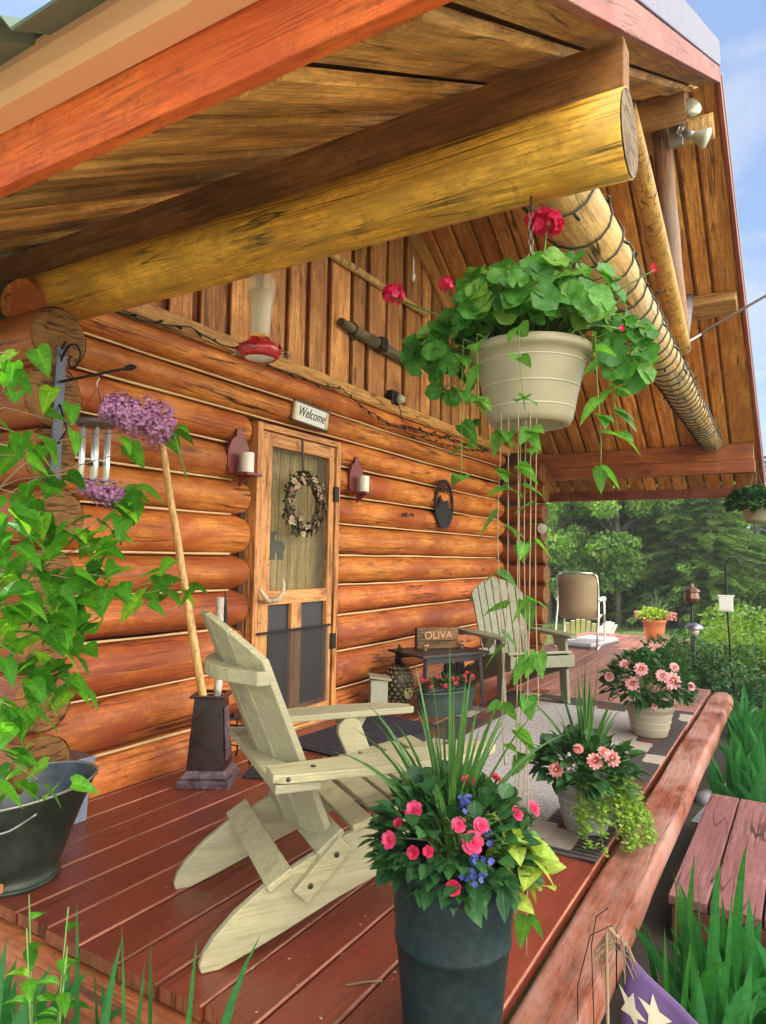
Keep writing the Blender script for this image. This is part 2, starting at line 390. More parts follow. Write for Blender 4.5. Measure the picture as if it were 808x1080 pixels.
M['outhouse'] = plain('weathered_green_paint', (.34, .36, .27), .6, var=.12, scale=25, dirt=(.18, .18, .13), dirt_amt=.5, dirt_scale=12)
M['outhouse_roof'] = plain('weathered_roof_paint', (.26, .24, .15), .6, var=.2)
M['hole'] = plain('dark_hole', (.006, .006, .006), .9)
M['pine_metal'] = plain('dark_bronze', (.035, .028, .018), .4, .5, var=.5)
M['pine_shell'] = plain('pineapple_scales', (.16, .13, .075), .4, .3, var=.5, scale=50)
M['pine_panel'] = plain('pineapple_pale_panel', (.42, .38, .16), .4, var=.2)  # pale yellow green colour of the oval panel
M['sling'] = plain('tan_sling_mesh', (.38, .29, .17), .7, var=.1, scale=120)
M['slab'] = plain('pale_grey_slab', (.40, .40, .42), .7, var=.1)
M['slab_side'] = plain('slab_side', (.10, .10, .12), .7, var=.1)
M['white_paint'] = plain('white_paint', (.72, .72, .68), .5, var=.08)
M['lime_paint'] = plain('olive_chair_paint', (.40, .38, .16), .5, var=.08)
M['copper'] = plain('torch_copper', (.14, .07, .045), .4, .6, var=.3)
M['silver'] = plain('silver_cap', (.20, .22, .25), .3, .7, var=.1)
M['light_glass'] = plain('lamp_glass', (.42, .42, .34), .15, var=.05, spec=.8)
M['wire'] = plain('rusty_wire', (.06, .035, .03), .6, .4, var=.3)
M['chain'] = plain('hanger_wire', (.30, .27, .22), .4, .7, var=.2)
M['raffia'] = plain('dry_raffia', (.30, .22, .13), .8, var=.3, scale=40)
M['bark'] = plain('grey_bark', (.16, .135, .11), .85, var=.35, scale=18, bump=.6)
M['bark_pale'] = plain('pale_bark', (.36, .33, .29), .8, var=.3, scale=18, bump=.4)
M['antler'] = plain('antler_bone', (.50, .42, .30), .4, var=.15, scale=20)
M['path'] = plain('bounce_gravel', (.30, .26, .21), .9, var=.4, scale=45, bump=.6, dirt=(.16, .13, .10), dirt_amt=.5, dirt_scale=2)
M['pebble'] = plain('pebbles', (.17, .17, .19), .75, var=.35, scale=3)
M['stone'] = plain('river_stone', (.22, .21, .24), .7, var=.25, scale=8, bump=.2)
M['moose'] = plain('grey_green_metal', (.075, .085, .06), .6, var=.15)
M['ribbon'] = plain('brown_ribbon', (.035, .022, .016), .7, var=.2)
# foliage
M['lilac_leaf'] = leafmat('lilac_leaf', (.04, .17, .014), (.11, .35, .025), .5, .4, young=(.20, .44, .03))
M['ger_leaf'] = leafmat('geranium_leaf', (.035, .16, .022), (.10, .32, .045), .42, .45, young=(.17, .34, .05))
M['vine_leaf'] = leafmat('vine_leaf', (.06, .20, .035), (.15, .36, .05), .45, .4, young=(.30, .48, .07))
M['dark_leaf'] = leafmat('dark_leaf', (.016, .060, .022), (.035, .115, .035), .22, .4)
M['imp_leaf'] = leafmat('broad_leaf', (.020, .075, .028), (.045, .14, .042), .25, .38)
M['lime_leaf'] = leafmat('lime_leaf', (.26, .38, .05), (.38, .50, .09), .35, .45)
M['creep_leaf'] = leafmat('creeping_leaf', (.16, .30, .04), (.27, .42, .06), .35, .45)
M['spike_leaf'] = leafmat('spike_leaf', (.035, .105, .022), (.075, .19, .04), .2, .4)
M['iris_leaf'] = leafmat('iris_leaf', (.016, .11, .035), (.05, .24, .065), .3, .4)
M['teal_leaf'] = leafmat('peony_leaf', (.028, .15, .075), (.06, .24, .11), .3, .4)
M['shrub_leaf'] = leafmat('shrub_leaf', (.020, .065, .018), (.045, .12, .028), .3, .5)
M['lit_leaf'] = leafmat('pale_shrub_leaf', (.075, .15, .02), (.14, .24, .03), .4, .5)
M['spruce_leaf'] = leafmat('spruce_needles', (.06, .15, .045), (.13, .27, .075), .42, .6)
M['larch_leaf'] = leafmat('larch_needles', (.12, .25, .045), (.21, .36, .07), .45, .6)
M['birch_leaf'] = leafmat('birch_leaves', (.11, .23, .045), (.21, .36, .07), .5, .55)
M['wreath_leaf'] = leafmat('wreath_leaf', (.030, .035, .018), (.055, .06, .03), .1, .6)
M['grass_blade'] = leafmat('grass_blade', (.06, .12, .02), (.11, .19, .035), .3, .6)
M['ger_pink'] = leafmat('geranium_petal', (.60, .010, .075), (.72, .03, .14), .25, .5)
M['imp_pink'] = leafmat('rose_petal', (.62, .03, .14), (.78, .09, .24), .3, .5)
M['imp_deep'] = leafmat('deep_pink_petal', (.50, .012, .07), (.62, .03, .11), .3, .5)
M['dahlia'] = leafmat('pale_pink_petal', (.62, .25, .33), (.72, .42, .46), .3, .5)
M['dahlia_mid'] = leafmat('wine_petal', (.22, .01, .035), (.30, .02, .06), .2, .5)
M['star_pink'] = leafmat('rose_star_petal', (.55, .12, .17), (.70, .38, .38), .3, .5)
M['lobelia'] = leafmat('lobelia_petal', (.035, .04, .24), (.08, .10, .42), .3, .5)
M['lilac_fl'] = leafmat('lilac_petal', (.25, .075, .24), (.46, .24, .42), .3, .5)
M['red_fl'] = leafmat('small_red_petal', (.30, .012, .03), (.42, .03, .06), .25, .5)
M['cream_fl'] = leafmat('cream_petal', (.50, .40, .24), (.60, .46, .34), .2, .6)
M['mauve_fl'] = leafmat('dusty_pink_petal', (.34, .17, .17), (.45, .26, .24), .2, .6)
M['yellow_c'] = plain('flower_centre', (.60, .38, .04), .7)
M['stem'] = leafmat('green_stem', (.10, .19, .04), (.16, .25, .06), .1, .5)
M['twig'] = plain('brown_twig', (.20, .13, .06), .8, var=.3)

def glass_mat(name, col=(1, 1, 1), rough=.02, mixf=.12):
    m, nt, out = new_mat(name); T = NT(nt)
    tr = T.n('BsdfTransparent'); tr.inputs[0].default_value = c4(col)
    gl = T.n('BsdfGlossy'); gl.inputs['Roughness'].default_value = rough
    fr = T.n('Fresnel'); fr.inputs[0].default_value = 1.45
    mx = T.n('MixShader'); T.l(T.math('ADD', fr.outputs[0], mixf * .3), mx.inputs[0])
    T.l(tr.outputs[0], mx.inputs[1]); T.l(gl.outputs[0], mx.inputs[2]); T.l(mx.outputs[0], out.inputs['Surface'])
    return m
def milky(name, col, open_):
    m, nt, out = new_mat(name); T = NT(nt)
    tr = T.n('BsdfTransparent'); tr.inputs[0].default_value = (1, .97, .88, 1)
    pb_ = T.n('BsdfPrincipled'); pb_.inputs['Base Color'].default_value = c4(col); pb_.inputs['Roughness'].default_value = .25
    mx = T.n('MixShader'); mx.inputs[0].default_value = 1 - open_
    T.l(tr.outputs[0], mx.inputs[1]); T.l(pb_.outputs[0], mx.inputs[2]); T.l(mx.outputs[0], out.inputs['Surface'])
    return m
M['glass'] = milky('clear_glass', (.70, .70, .62), .74)
M['nectar'] = milky('nectar', (.60, .54, .32), .55)

def screen_mat(name, col, hole=.45):
    """fly screen: a fine woven mesh, part open"""
    m, nt, out = new_mat(name); T = NT(nt)
    tr = T.n('BsdfTransparent'); df = T.n('BsdfPrincipled'); df.inputs['Base Color'].default_value = c4(col); df.inputs['Roughness'].default_value = .5
    mx = T.n('MixShader'); mx.inputs[0].default_value = 1 - hole
    T.l(tr.outputs[0], mx.inputs[1]); T.l(df.outputs[0], mx.inputs[2]); T.l(mx.outputs[0], out.inputs['Surface'])
    return m
M['screen'] = screen_mat('fly_screen', (.10, .095, .06), .80)
M['screen_low'] = screen_mat('dense_fly_screen', (.035, .034, .036), .62)

def rug_mat():
    """woven rug: light grey flecked field inside a dark border with pale blocks"""
    m, nt, out = new_mat('woven_rug'); T = NT(nt)
    tc = T.n('TexCoord').outputs['Object']
    sp = T.n('SeparateXYZ'); T.l(tc, sp.inputs[0])
    wv = T.n('TexWave'); wv.inputs['Scale'].default_value = 26; wv.inputs['Distortion'].default_value = 2.5; wv.inputs['Detail'].default_value = 2
    T.l(tc, wv.inputs['Vector'])
    wv2 = T.n('TexWave', bands_direction='Y'); wv2.inputs['Scale'].default_value = 34; wv2.inputs['Distortion'].default_value = 3
    T.l(tc, wv2.inputs['Vector'])
    w = T.math('MULTIPLY', wv.outputs[1], wv2.outputs[1])
    fl = T.noise(T.mapping(tc, (30, 90, 1)), 1.0, 3, .7)
    field = T.ramp(fl, [(.32, (.17, .16, .17)), (.5, (.32, .31, .31)), (.68, (.47, .45, .43))])
    field = T.mix(T.math('MULTIPLY', w, .5), field, (.22, .21, .22))
    # border
    ax = T.math('ABSOLUTE', sp.outputs[0]); ay = T.math('ABSOLUTE', sp.outputs[1])
    bm_ = T.math('MAXIMUM', T.ramp(T.math('SUBTRACT', ax, 1.22), [(.0, 0.0), (.012, 1.0)]), T.ramp(T.math('SUBTRACT', ay, .44), [(.0, 0.0), (.012, 1.0)]))
    st = T.n('TexWave'); st.inputs['Scale'].default_value = 9; st.inputs['Distortion'].default_value = .6
    T.l(tc, st.inputs['Vector'])
    vor = T.n('TexVoronoi', distance='CHEBYCHEV'); vor.inputs['Scale'].default_value = 5.0; vor.inputs['Randomness'].default_value = .6; T.l(T.mapping(tc, (1, 1.6, 1)), vor.inputs['Vector'])
    blk = T.ramp(T.noise(vor.outputs['Position'], 3.1, 1), [(.585, 0.0), (.60, 1.0)])
    bc = T.mix(T.ramp(st.outputs[1], [(.55, 0.0), (.8, 1.0)]), (.028, .022, .024), (.085, .075, .075))
    red = T.ramp(T.noise(vor.outputs['Position'], 6.7, 1), [(.56, 0.0), (.58, 1.0)])
    bc = T.mix(red, bc, (.10, .04, .03))
    bc = T.mix(T.math('MULTIPLY', blk, .85), bc, (.36, .32, .27))
    col = T.mix(bm_, field, bc)
    principled(T, out, col, .9, bump=T.math('ADD', fl, w), bstr=.6, bdist=.004, spec=.15)
    return m
M['rug'] = rug_mat()
def mat_mat():
    m, nt, out = new_mat('ribbed_door_mat'); T = NT(nt)
    tc = T.n('TexCoord').outputs['Object']
    br = T.n('TexBrick'); br.inputs['Scale'].default_value = 9; br.inputs['Mortar Size'].default_value = .03
    br.inputs['Color1'].default_value = (.055, .06, .10, 1); br.inputs['Color2'].default_value = (.03, .032, .05, 1); br.inputs['Mortar'].default_value = (.006, .006, .009, 1)
    T.l(T.mapping(tc, (1, 1, 1), (0, 0, R(90))), br.inputs['Vector'])
    wv = T.n('TexWave'); wv.inputs['Scale'].default_value = 14; T.l(T.mapping(tc, (1, 1, 1), (0, 0, R(30))), wv.inputs['Vector'])
    col = T.mix(T.math('MULTIPLY', wv.outputs[1], .7), br.outputs[0], (.010, .010, .014))
    principled(T, out, col, .75, bump=wv.outputs[1], bstr=.8, bdist=.006, spec=.3)
    return m
M['mat'] = mat_mat()
def ground_mat():
    m, nt, out = new_mat('garden_ground'); T = NT(nt)
    tc = T.n('TexCoord').outputs['Object']
    n_ = T.noise(tc, .5, 6, .65); f = T.noise(tc, 30, 5, .7)
    c = T.ramp(n_, [(.35, (.07, .095, .03)), (.55, (.10, .13, .04)), (.7, (.15, .15, .07))])
    c = T.mix(.6, c, T.mix(1.0, c, T.ramp(f, [(.3, (.45, .45, .45)), (.7, (1.4, 1.4, 1.3))]), 'MULTIPLY'))
    principled(T, out, c, .95, bump=f, bstr=.8, bdist=.03, spec=.1)
    return m
M['ground'] = ground_mat()
M['earth'] = plain('damp_earth', (.035, .026, .018), .95, var=.5, scale=25, bump=.8)
M['flag_cloth'] = plain('faded_purple_cloth', (.14, .08, .22), .8, var=.18, scale=6)
M['star_cloth'] = plain('cream_star_cloth', (.62, .56, .40), .8, var=.06)
M['flag_band'] = plain('faded_band_cloth', (.22, .10, .28), .8, var=.1)
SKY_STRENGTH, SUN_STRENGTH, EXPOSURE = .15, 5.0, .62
# ------------------------------------------------------------------ world, sun, camera
world = bpy.data.worlds.new('World'); scene.world = world; world.use_nodes = True
SUN_EL = R(60); SUN_AZ = R(-15)          # azimuth measured from +Y towards +X
wt = world.node_tree; wt.nodes.clear(); T = NT(wt)
wo = T.n('OutputWorld'); bg = T.n('Background')
sky = T.n('TexSky'); sky.sky_type = 'NISHITA'; sky.sun_disc = False
sky.sun_elevation = SUN_EL; sky.sun_rotation = SUN_AZ; sky.air_density = 1.0; sky.dust_density = .6; sky.ozone_density = 1.2
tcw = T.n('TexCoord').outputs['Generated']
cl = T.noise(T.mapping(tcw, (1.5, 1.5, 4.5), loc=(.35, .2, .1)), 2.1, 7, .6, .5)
# bright cloud added out of view to light the porch; blue with thin cloud ahead
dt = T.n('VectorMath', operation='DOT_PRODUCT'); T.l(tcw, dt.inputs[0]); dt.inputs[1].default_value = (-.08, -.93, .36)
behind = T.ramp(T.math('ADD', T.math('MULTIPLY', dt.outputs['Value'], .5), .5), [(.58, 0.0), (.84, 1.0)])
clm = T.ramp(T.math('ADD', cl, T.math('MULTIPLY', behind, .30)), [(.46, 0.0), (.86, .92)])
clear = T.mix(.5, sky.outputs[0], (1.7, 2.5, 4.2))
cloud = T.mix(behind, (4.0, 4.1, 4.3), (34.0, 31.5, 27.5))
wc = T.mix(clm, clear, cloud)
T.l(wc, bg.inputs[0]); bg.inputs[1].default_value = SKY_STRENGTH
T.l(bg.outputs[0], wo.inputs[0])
sd = bpy.data.lights.new('sun', 'SUN'); sd.energy = SUN_STRENGTH; sd.angle = R(.5); sd.color = (1.0, .95, .86)
so = bpy.data.objects.new('sun', sd); COL.objects.link(so)
sdir = Vector((math.sin(SUN_AZ) * math.cos(SUN_EL), math.cos(SUN_AZ) * math.cos(SUN_EL), math.sin(SUN_EL)))
so.rotation_euler = (-sdir).to_track_quat('-Z', 'Y').to_euler(); so.location = (0, 0, 20)
cd = bpy.data.cameras.new('camera'); cam = bpy.data.objects.new('camera', cd); COL.objects.link(cam)
yaw, pitch, roll = .5392, .06237, .01852
f = Vector((math.cos(pitch) * math.cos(yaw), math.cos(pitch) * math.sin(yaw), math.sin(pitch)))
r0 = f.cross(Vector((0, 0, 1))).normalized(); u0 = r0.cross(f)
r1 = r0 * math.cos(roll) + u0 * math.sin(roll); u1 = -r0 * math.sin(roll) + u0 * math.cos(roll)
cam.matrix_world = Matrix((r1, u1, -f)).transposed().to_4x4()
cam.location = (0, 0, 1.17)
cd.sensor_fit = 'VERTICAL'; cd.sensor_height = 24; cd.lens = 723 / 1080 * 24
cd.clip_start = .05; cd.clip_end = 2000
scene.camera = cam
scene.view_settings.view_transform = 'Standard'; scene.view_settings.look = 'None'
scene.view_settings.gamma = 1; scene.view_settings.use_curve_mapping = False
scene.view_settings.exposure = EXPOSURE
scene.cycles.max_bounces = 10; scene.cycles.diffuse_bounces = 6; scene.cycles.transparent_max_bounces = 12
scene.cycles.use_denoising = True
scene.cycles.sample_clamp_indirect = 6

# ------------------------------------------------------------------ ground
def gz(x):
    if x < 7: return -.42
    if x < 17: return lerp(-.42, -1.22, (x - 7) / 10)
    return -1.22
def build_ground():
    xs = [-400, -120, -40, -12, -6, -3] + [-2 + .25 * i for i in range(44)] + [9.5, 10, 11, 12, 13, 14, 16, 18, 20, 24, 30, 40, 80, 200, 600]
    ys = [-500, -150, -50, -20, -10, -6, -4] + [-3 + .25 * i for i in range(30)] + [5, 6, 8, 12, 16, 24, 40, 100, 500]
    vs = []; fs = []
    for x in xs:
        for y in ys:
            vs.append((x, y, gz(x) + .05 * n1(x * 1.3, y * 1.3) * (1 if -3 < x < 30 else 0) - .02))
    ny = len(ys)
    for i in range(len(xs) - 1):
        for j in range(ny - 1):
            fs.append((i * ny + j, (i + 1) * ny + j, (i + 1) * ny + j + 1, i * ny + j + 1))
    MB().add(vs, fs, 0, True).build('ground', M['ground'], kind='structure')
build_ground()
# bare garden bed along the deck
mb = MB()
pts = [(.2, 2.9), (1.3, 2.9), (1.35, .6), (3.0, .6), (6.9, .7), (8.6, 1.5), (11, 1.2), (11, -1.6), (7.2, -.6), (4.6, -.75), (2.6, -1.2), (1.2, -.6), (.3, .4)]
mb.add([(x, y, gz(x) + .035) for x, y in pts], [tuple(range(len(pts)))])
mb.build('garden_bed', M['earth'], kind='structure')
mb = MB()
pts = [(-9, 4.5), (.9, 4.5), (1.15, 2.9), (1.05, .35), (2.2, -.9), (5, -1.9), (9, -2.6), (9, -5.5), (-9, -6.5)]
mb.add([(x, y, -.372 - (gz(5) - gz(min(max(x, 7), 9)))) for x, y in pts], [tuple(range(len(pts)))])
mb.build('gravel_path', M['path'], kind='structure')  # unseen pale ground added to bounce warm light up under the roof
mb = MB()
pts = [(4.55, .55), (6.0, .36), (7.0, .1), (7.2, -.9), (5.5, -1.5), (4.55, -1.1)]
mb.add([(x, y, -.38) for x, y in pts], [tuple(range(len(pts)))])
mb.build('gravel_path', M['pebble'], kind='structure')
mb = MB()
for i in range(1500):
    x = rnd(4.55, 6.9); y = rnd(-.9, .5)
    if y > .52 - .16 * (x - 4.5): continue
    r = rnd(.012, .024)
    mb.ball((x, y, -.378 + r * .3), r, 6, 4, sc=(rnd(.8, 1.4), rnd(.8, 1.4), rnd(.5, .8)))
mb.build('gravel', M['pebble'], kind='stuff')

# ------------------------------------------------------------------ log cabin
cabin = thing('log_cabin', 'honey stained log cabin with boarded gable and deep porch roof behind the deck', 'house', (0, 0, 0))
def dome(x0, x1, step, d0, d1, kd=1.0):
    """sample points along a log and end rounding factors"""
    E0 = [(a * kd, b) for a, b in ((0, .30), (.008, .55), (.022, .74), (.045, .88), (.075, .96), (.11, 1.0))]
    pts = []
    if d0: pts += [(x0 + a, b) for a, b in E0]
    else: pts += [(x0, 1.0)]
    x = x0 + .2
    while x < x1 - .2: pts.append((x, 1.0)); x += step
    if d1: pts += [(x1 - a, b) for a, b in reversed(E0)]
    else: pts += [(x1, 1.0)]
    return pts
def wall_log(x0, x1, z0, z1, d0, d1, mat, sd, depth=.135, kd=1.0):
    h = (z1 - z0) / 2; zc = (z0 + z1) / 2
    path = []; rad = []
    for x, k in dome(x0, x1, .09, d0, d1, kd):
        w = .010 * n1(x * .5, sd * 7.1)
        path.append((x, 2.985 + .012 * n1(x * .4, sd * 3.3, 5), zc + w))
        rad.append(depth * k * (1 + .08 * n1(x * .75, sd * 9.7) + .02 * n1(x * 3.1, sd)))
    MB().tube(path, rad, 22, squash=h * 1.0 / depth, seed=sd * 3.7, rough=.06).build('wall_log', mat, cabin)
seams = [-.10, .18, .452, .72, .945, 1.158, 1.395, 1.605, 1.825, 2.03, 2.205, 2.385]
for i in range(len(seams) - 1):
    z0, z1 = seams[i], seams[i + 1]
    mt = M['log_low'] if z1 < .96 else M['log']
    if z1 < 2.04:
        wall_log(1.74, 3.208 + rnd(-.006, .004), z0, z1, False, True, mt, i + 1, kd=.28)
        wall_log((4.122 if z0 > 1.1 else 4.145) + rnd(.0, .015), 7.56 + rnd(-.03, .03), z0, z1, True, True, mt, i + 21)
    else:
        wall_log(1.74, 7.56 + rnd(-.03, .03), z0, z1, False, True, mt, i + 41)
mb = MB()
for z in seams[1:-1]:
    segs = [(1.8, 3.17), (4.16, 7.5)] if z < 2.0 else [(1.8, 7.5)]
    for a, b in segs:
        p = []; x = a
        while x < b:
            p.append((x, 2.900 + .006 * n1(x * 2, z), z + .012 * n1(x * .5, z * 5) + .004 * n1(x * 3, z * 9))); x += .14
        mb.tube(p, [.0062 + .003 * n1(q[0] * 2.3, z * 3) for q in p], 8)
mb.build('chinking', M['chink'], cabin)
mb = MB()
mb.box((2.5, 3.12, 1.05), (1.5, .1, 2.7)); mb.box((5.9, 3.12, 1.05), (3.6, .1, 2.7)); mb.box((3.66, 3.12, 2.25), (.95, .1, .3))
mb.box((1.80, 5.6, 1.1), (.06, 5.2, 2.6)); mb.box((7.72, 5.4, 1.1), (.06, 5.5, 2.6)); mb.box((3.17, 3.0, .95), (.04, .2, 2.1)); mb.box((4.155, 3.0, .95), (.04, .2, 2.1))
mb.build('wall_gap_block', plain('dark_core', (.05, .022, .01), .9), cabin)  # boxes added in the walls; side ones stop light between the logs
# side walls, seen as stacked log ends at both corners
def side_logs(xc, y0, zs, r, jitter, lm):
    for i, z in enumerate(zs):
        x = xc + rnd(-jitter, jitter); rr = r * rnd(.92, 1.06); ys = y0 + rnd(-.03, .03)
        path = [(x, ys + t, z) for t in (0, .3, .7, 1.3, 2.4, 3.8, 5.2)]
        o = MB().tube(path, rr, 22, caps=False, seed=i * 1.9 + xc, rough=.05).build('side_log', lm, cabin)
        e = MB()
        for k in range(1):
            a = [(x + math.cos(2 * PI * q / 22) * rr * .985, ys + .002, z + math.sin(2 * PI * q / 22) * rr * .985) for q in range(22)]
            b = [(x + math.cos(2 * PI * q / 22) * rr * .90, ys - .012, z + math.sin(2 * PI * q / 22) * rr * .90) for q in range(22)]
            e.add(a + b, [(q, (q + 1) % 22, 22 + (q + 1) % 22, 22 + q) for q in range(22)] + [tuple(range(43, 21, -1))])
        e.v = [(a_ - x, b_ - ys, c_ - z) for a_, b_, c_ in e.v]; eo = e.build('log_end', M['endgrain'], o); eo.location = (x, ys, z)
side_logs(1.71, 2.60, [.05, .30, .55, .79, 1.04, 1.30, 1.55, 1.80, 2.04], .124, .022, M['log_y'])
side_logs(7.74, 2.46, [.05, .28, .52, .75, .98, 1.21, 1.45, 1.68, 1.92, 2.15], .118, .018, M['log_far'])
# gable boards
def roof_z(x): return 4.44 - (.578 * (5 - x) if x < 5 else .62 * (x - 5))
mb = MB(); bt = MB()
x = 2.04
while x < 8.3:
    w = rnd(.17, .28)
    x1 = min(x + w, 8.4); d = rnd(-.006, .006)
    poly = [(x + .012, 2.40), (x1 - .012, 2.40), (x1 - .012, roof_z(x1) + .02), (x + .012, roof_z(x) + .02)]
    if x < 5 < x1: poly = poly[:3] + [(5, 4.46)] + poly[3:]
    mb.prism(poly, 2.925 + d, 2.95, lambda a, b, t: (a, t, b))
    # dark narrow recessed backing board in the gap
    x = x1 + rnd(.018, .05)
bt.prism([(2.0, 2.38), (8.4, 2.38), (8.4, roof_z(8.4)), (5, 4.44), (2.0, roof_z(2.0))], 2.955, 2.985, lambda a, b, t: (a, t, b))
mb.build('gable_board', M['gable'], cabin, bevel=.003, seg=1)
bt.build('gable_backing', wood('dark_backing_wood', (.16, .045, .012), (.20, .06, .018), (.04, .015, .005), 'Z', .7, .2), cabin)
MB().box((4.9, 2.875, 2.415), (5.72, .035, .085)).build('gable_ledge', M['trim'], cabin, bevel=.004)
MB().box((4.9, 2.90, 2.372), (5.72, .06, .018)).build('gable_drip', M['trim'], cabin, bevel=.003)
def slope_obj(o, side):
    o.location = (5, 0, 4.44); o.rotation_euler = (0, math.atan(.62) if side > 0 else -math.atan(.578), 0)
    return o
LN = (5 - 1.022) / math.cos(math.atan(.578))      # near slope length along the boards
LF = 3.9 / math.cos(math.atan(.62))
# rafters trim along the gable
slope_obj(MB().bar((0, 2.90, -.13), (LF, 2.90, -.13), .035, .17, mi=0).build('gable_trim', M['trim'], cabin, bevel=.003), 1)
slope_obj(MB().bar((-3.3, 2.90, -.13), (0, 2.90, -.13), .035, .17).build('gable_trim', M['trim'], cabin, bevel=.003), -1)
# roof boards
def roof_boards(side, mat, name):
    mb = MB(); y = .40; first = True; kb = 0
    L = LF if side > 0 else LN
    while y < 8.5:
        w = rnd(.14, .20); g = rnd(.014, .026); dz = rnd(-.004, .004) - (.015 if (side < 0 and kb % 2) else 0)
        ya_r, ya_e = y, (y - .12 if (first and side > 0) else y)
        x0, x1 = (0.0, L) if side > 0 else (0.0, -L)
        e = .014
        vs = []
        for xx, ya in ((x0, ya_r), (x1, ya_e)):
            yb = y + w - g
            for yy, zz in ((ya, .026), (ya, e), (ya + e, 0), (yb - e, 0), (yb, e), (yb, .026)):
                vs.append((xx, yy, zz + dz))
        n = 6
        mb.add(vs, [(i, (i + 1) % n, n + (i + 1) % n, n + i) for i in range(n)] + [(0, 1, 2, 3, 4, 5), (11, 10, 9, 8, 7, 6)])
        y += w; first = False; kb += 1
    return slope_obj(mb.build(name, mat, cabin), side)
roof_boards(1, M['soffit'], 'roof_board'); roof_boards(-1, M['soffit_old'], 'roof_board')
# roof deck and ribbed metal
for side, L, ed in ((1, LF, .30), (-1, LN, .40)):
    s = 1 if side > 0 else -1
    mb = MB(); mb.add([(0, .42, .03), (s * (L - .09), ed + .02, .03), (s * (L - .09), 8.6, .03), (0, 8.6, .03), (0, .42, .11), (s * (L - .09), ed + .02, .11), (s * (L - .09), 8.6, .11), (0, 8.6, .11)],
        [(0, 1, 2, 3), (4, 5, 6, 7), (0, 1, 5, 4), (1, 2, 6, 5), (2, 3, 7, 6), (3, 0, 4, 7)])
    slope_obj(mb.build('roof_sheathing', M['plank'], cabin), side)
    mb = MB(); ex = .12 if side < 0 else .03
    y = ed - .02; first = True
    z0 = .155 if side > 0 else .25
    ys = []
    while y < 8.6:
        ys += [(y, 0), (y + .22, 0), (y + .235, .028), (y + .265, .028), (y + .28, 0)]
        y += .28
    vs = []; fs = []
    for xx in (0, s * (L + ex)):
        lo = .39 if (xx == 0 or side < 0) else .275
        for (yy, zz) in ys: vs.append((xx, max(yy, lo), z0 + zz))
        for (yy, zz) in ys: vs.append((xx, max(yy, lo), z0 + zz - .006))
    n = len(ys)
    for i in range(n - 1):
        fs.append((i, i + 1, 2 * n + i + 1, 2 * n + i)); fs.append((n + i, 3 * n + i, 3 * n + i + 1, n + i + 1))
        fs.append((2 * n + i, 2 * n + i + 1, 3 * n + i + 1, 3 * n + i)); fs.append((i, n + i, n + i + 1, i + 1))
    mb.add(vs, fs)
    slope_obj(mb.build('roof_metal', M['roof_metal'], cabin), side)
# rake boards at the open end of the roof, with metal flashing
def rake(side):
    s = 1 if side > 0 else -1; L = (LF if side > 0 else LN + .03)
    yr, ye = .40, (.285 if side > 0 else .40)
    for nm, mt, z0, z1, d0, d1 in (('rake_board', M['rake'], -.012, .085, .0, -.028), ('rake_flashing', M['flash'], .088, .15 if side > 0 else .235, -.002, -.034)):
        mb = MB()
        if side > 0: z0 -= .012
        vs = []
        for xx, yy in ((0, yr), (s * L, ye)):
            for (dy, zz) in ((d0, z0), (d1, z0), (d1, z1), (d0, z1)): vs.append((xx, yy + dy, zz))
        mb.add(vs, [(0, 1, 2, 3), (4, 5, 6, 7), (0, 1, 5, 4), (1, 2, 6, 5), (2, 3, 7, 6), (3, 0, 4, 7)])
        slope_obj(mb.build(nm, mt, cabin, bevel=.003), side)
rake(1); rake(-1)
MB().box((1.0, 4.45, 2.24), (.036, 8.1, .235)).build('eave_fascia', M['orange'], cabin, bevel=.004)
# gutter: tan trough in front of the fascia
g = [(.980, 2.36), (.892, 2.362), (.884, 2.355), (.886, 2.325), (.900, 2.292), (.918, 2.272), (.980, 2.268)]
MB().prism(g, .40, 8.4, lambda a, b, t: (a, t, b)).build('gutter', M['gutter'], cabin, bevel=.002)
MB().box((8.915, 4.35, 1.985), (.036, 8.1, .15)).build('eave_fascia', M['rake'], cabin, bevel=.004)
# near plate: big peeled yellow log with a dark plank on top
path = [(1.90, .37 + t, 2.34 + .004 * n1(t)) for t in (0, .15, .4, .8, 1.3, 1.8, 2.3, 2.9, 4, 6, 8)]
pl = MB().tube(path, [.120 + .004 * n1(p[1] * 1.1, 3) for p in path], 28, seed=4.4, rough=.05).build('plate_log', M['yellow'], cabin)
eo = MB().disc((0, 0, 0), .114, 26, nrm=(0, -1, 0)).build('log_end', end_grain('weathered_end_grain', (.26, .19, .12), (.11, .075, .045)), pl); eo.location = (1.90, .366, 2.34)
MB().box((1.875, 4.4, 2.505), (.075, 8.06, .155)).build('plate_plank', M['plank'], cabin, bevel=.004)
# far plate: two stacked squared timbers
MB().box((8.24, 4.4, 2.345), (.10, 8.12, .175)).build('plate_beam', M['beam_red'], cabin, bevel=.006)
MB().box((8.235, 4.4, 2.185), (.11, 8.14, .140)).build('plate_beam', M['beam_red'], cabin, bevel=.006)
# ridge timbers
MB().tube([(4.78, .56 + t, 4.215) for t in (0, .4, 1, 2, 4, 8)], .115, 20, seed=2.2, rough=.04).build('ridge_log', wood('ridge_log_wood', (.40, .20, .06), (.50, .28, .09), (.09, .03, .01), 'Y', .6, .3, blot=(.22, .09, .03), blot_amt=.7, vary=.05), cabin)
MB().tube([(5.16, .43 + t, 4.235) for t in (0, .4, 1, 2, 4, 8)], .085, 18, seed=3.2, rough=.04).build('ridge_log', M['pole'], cabin)
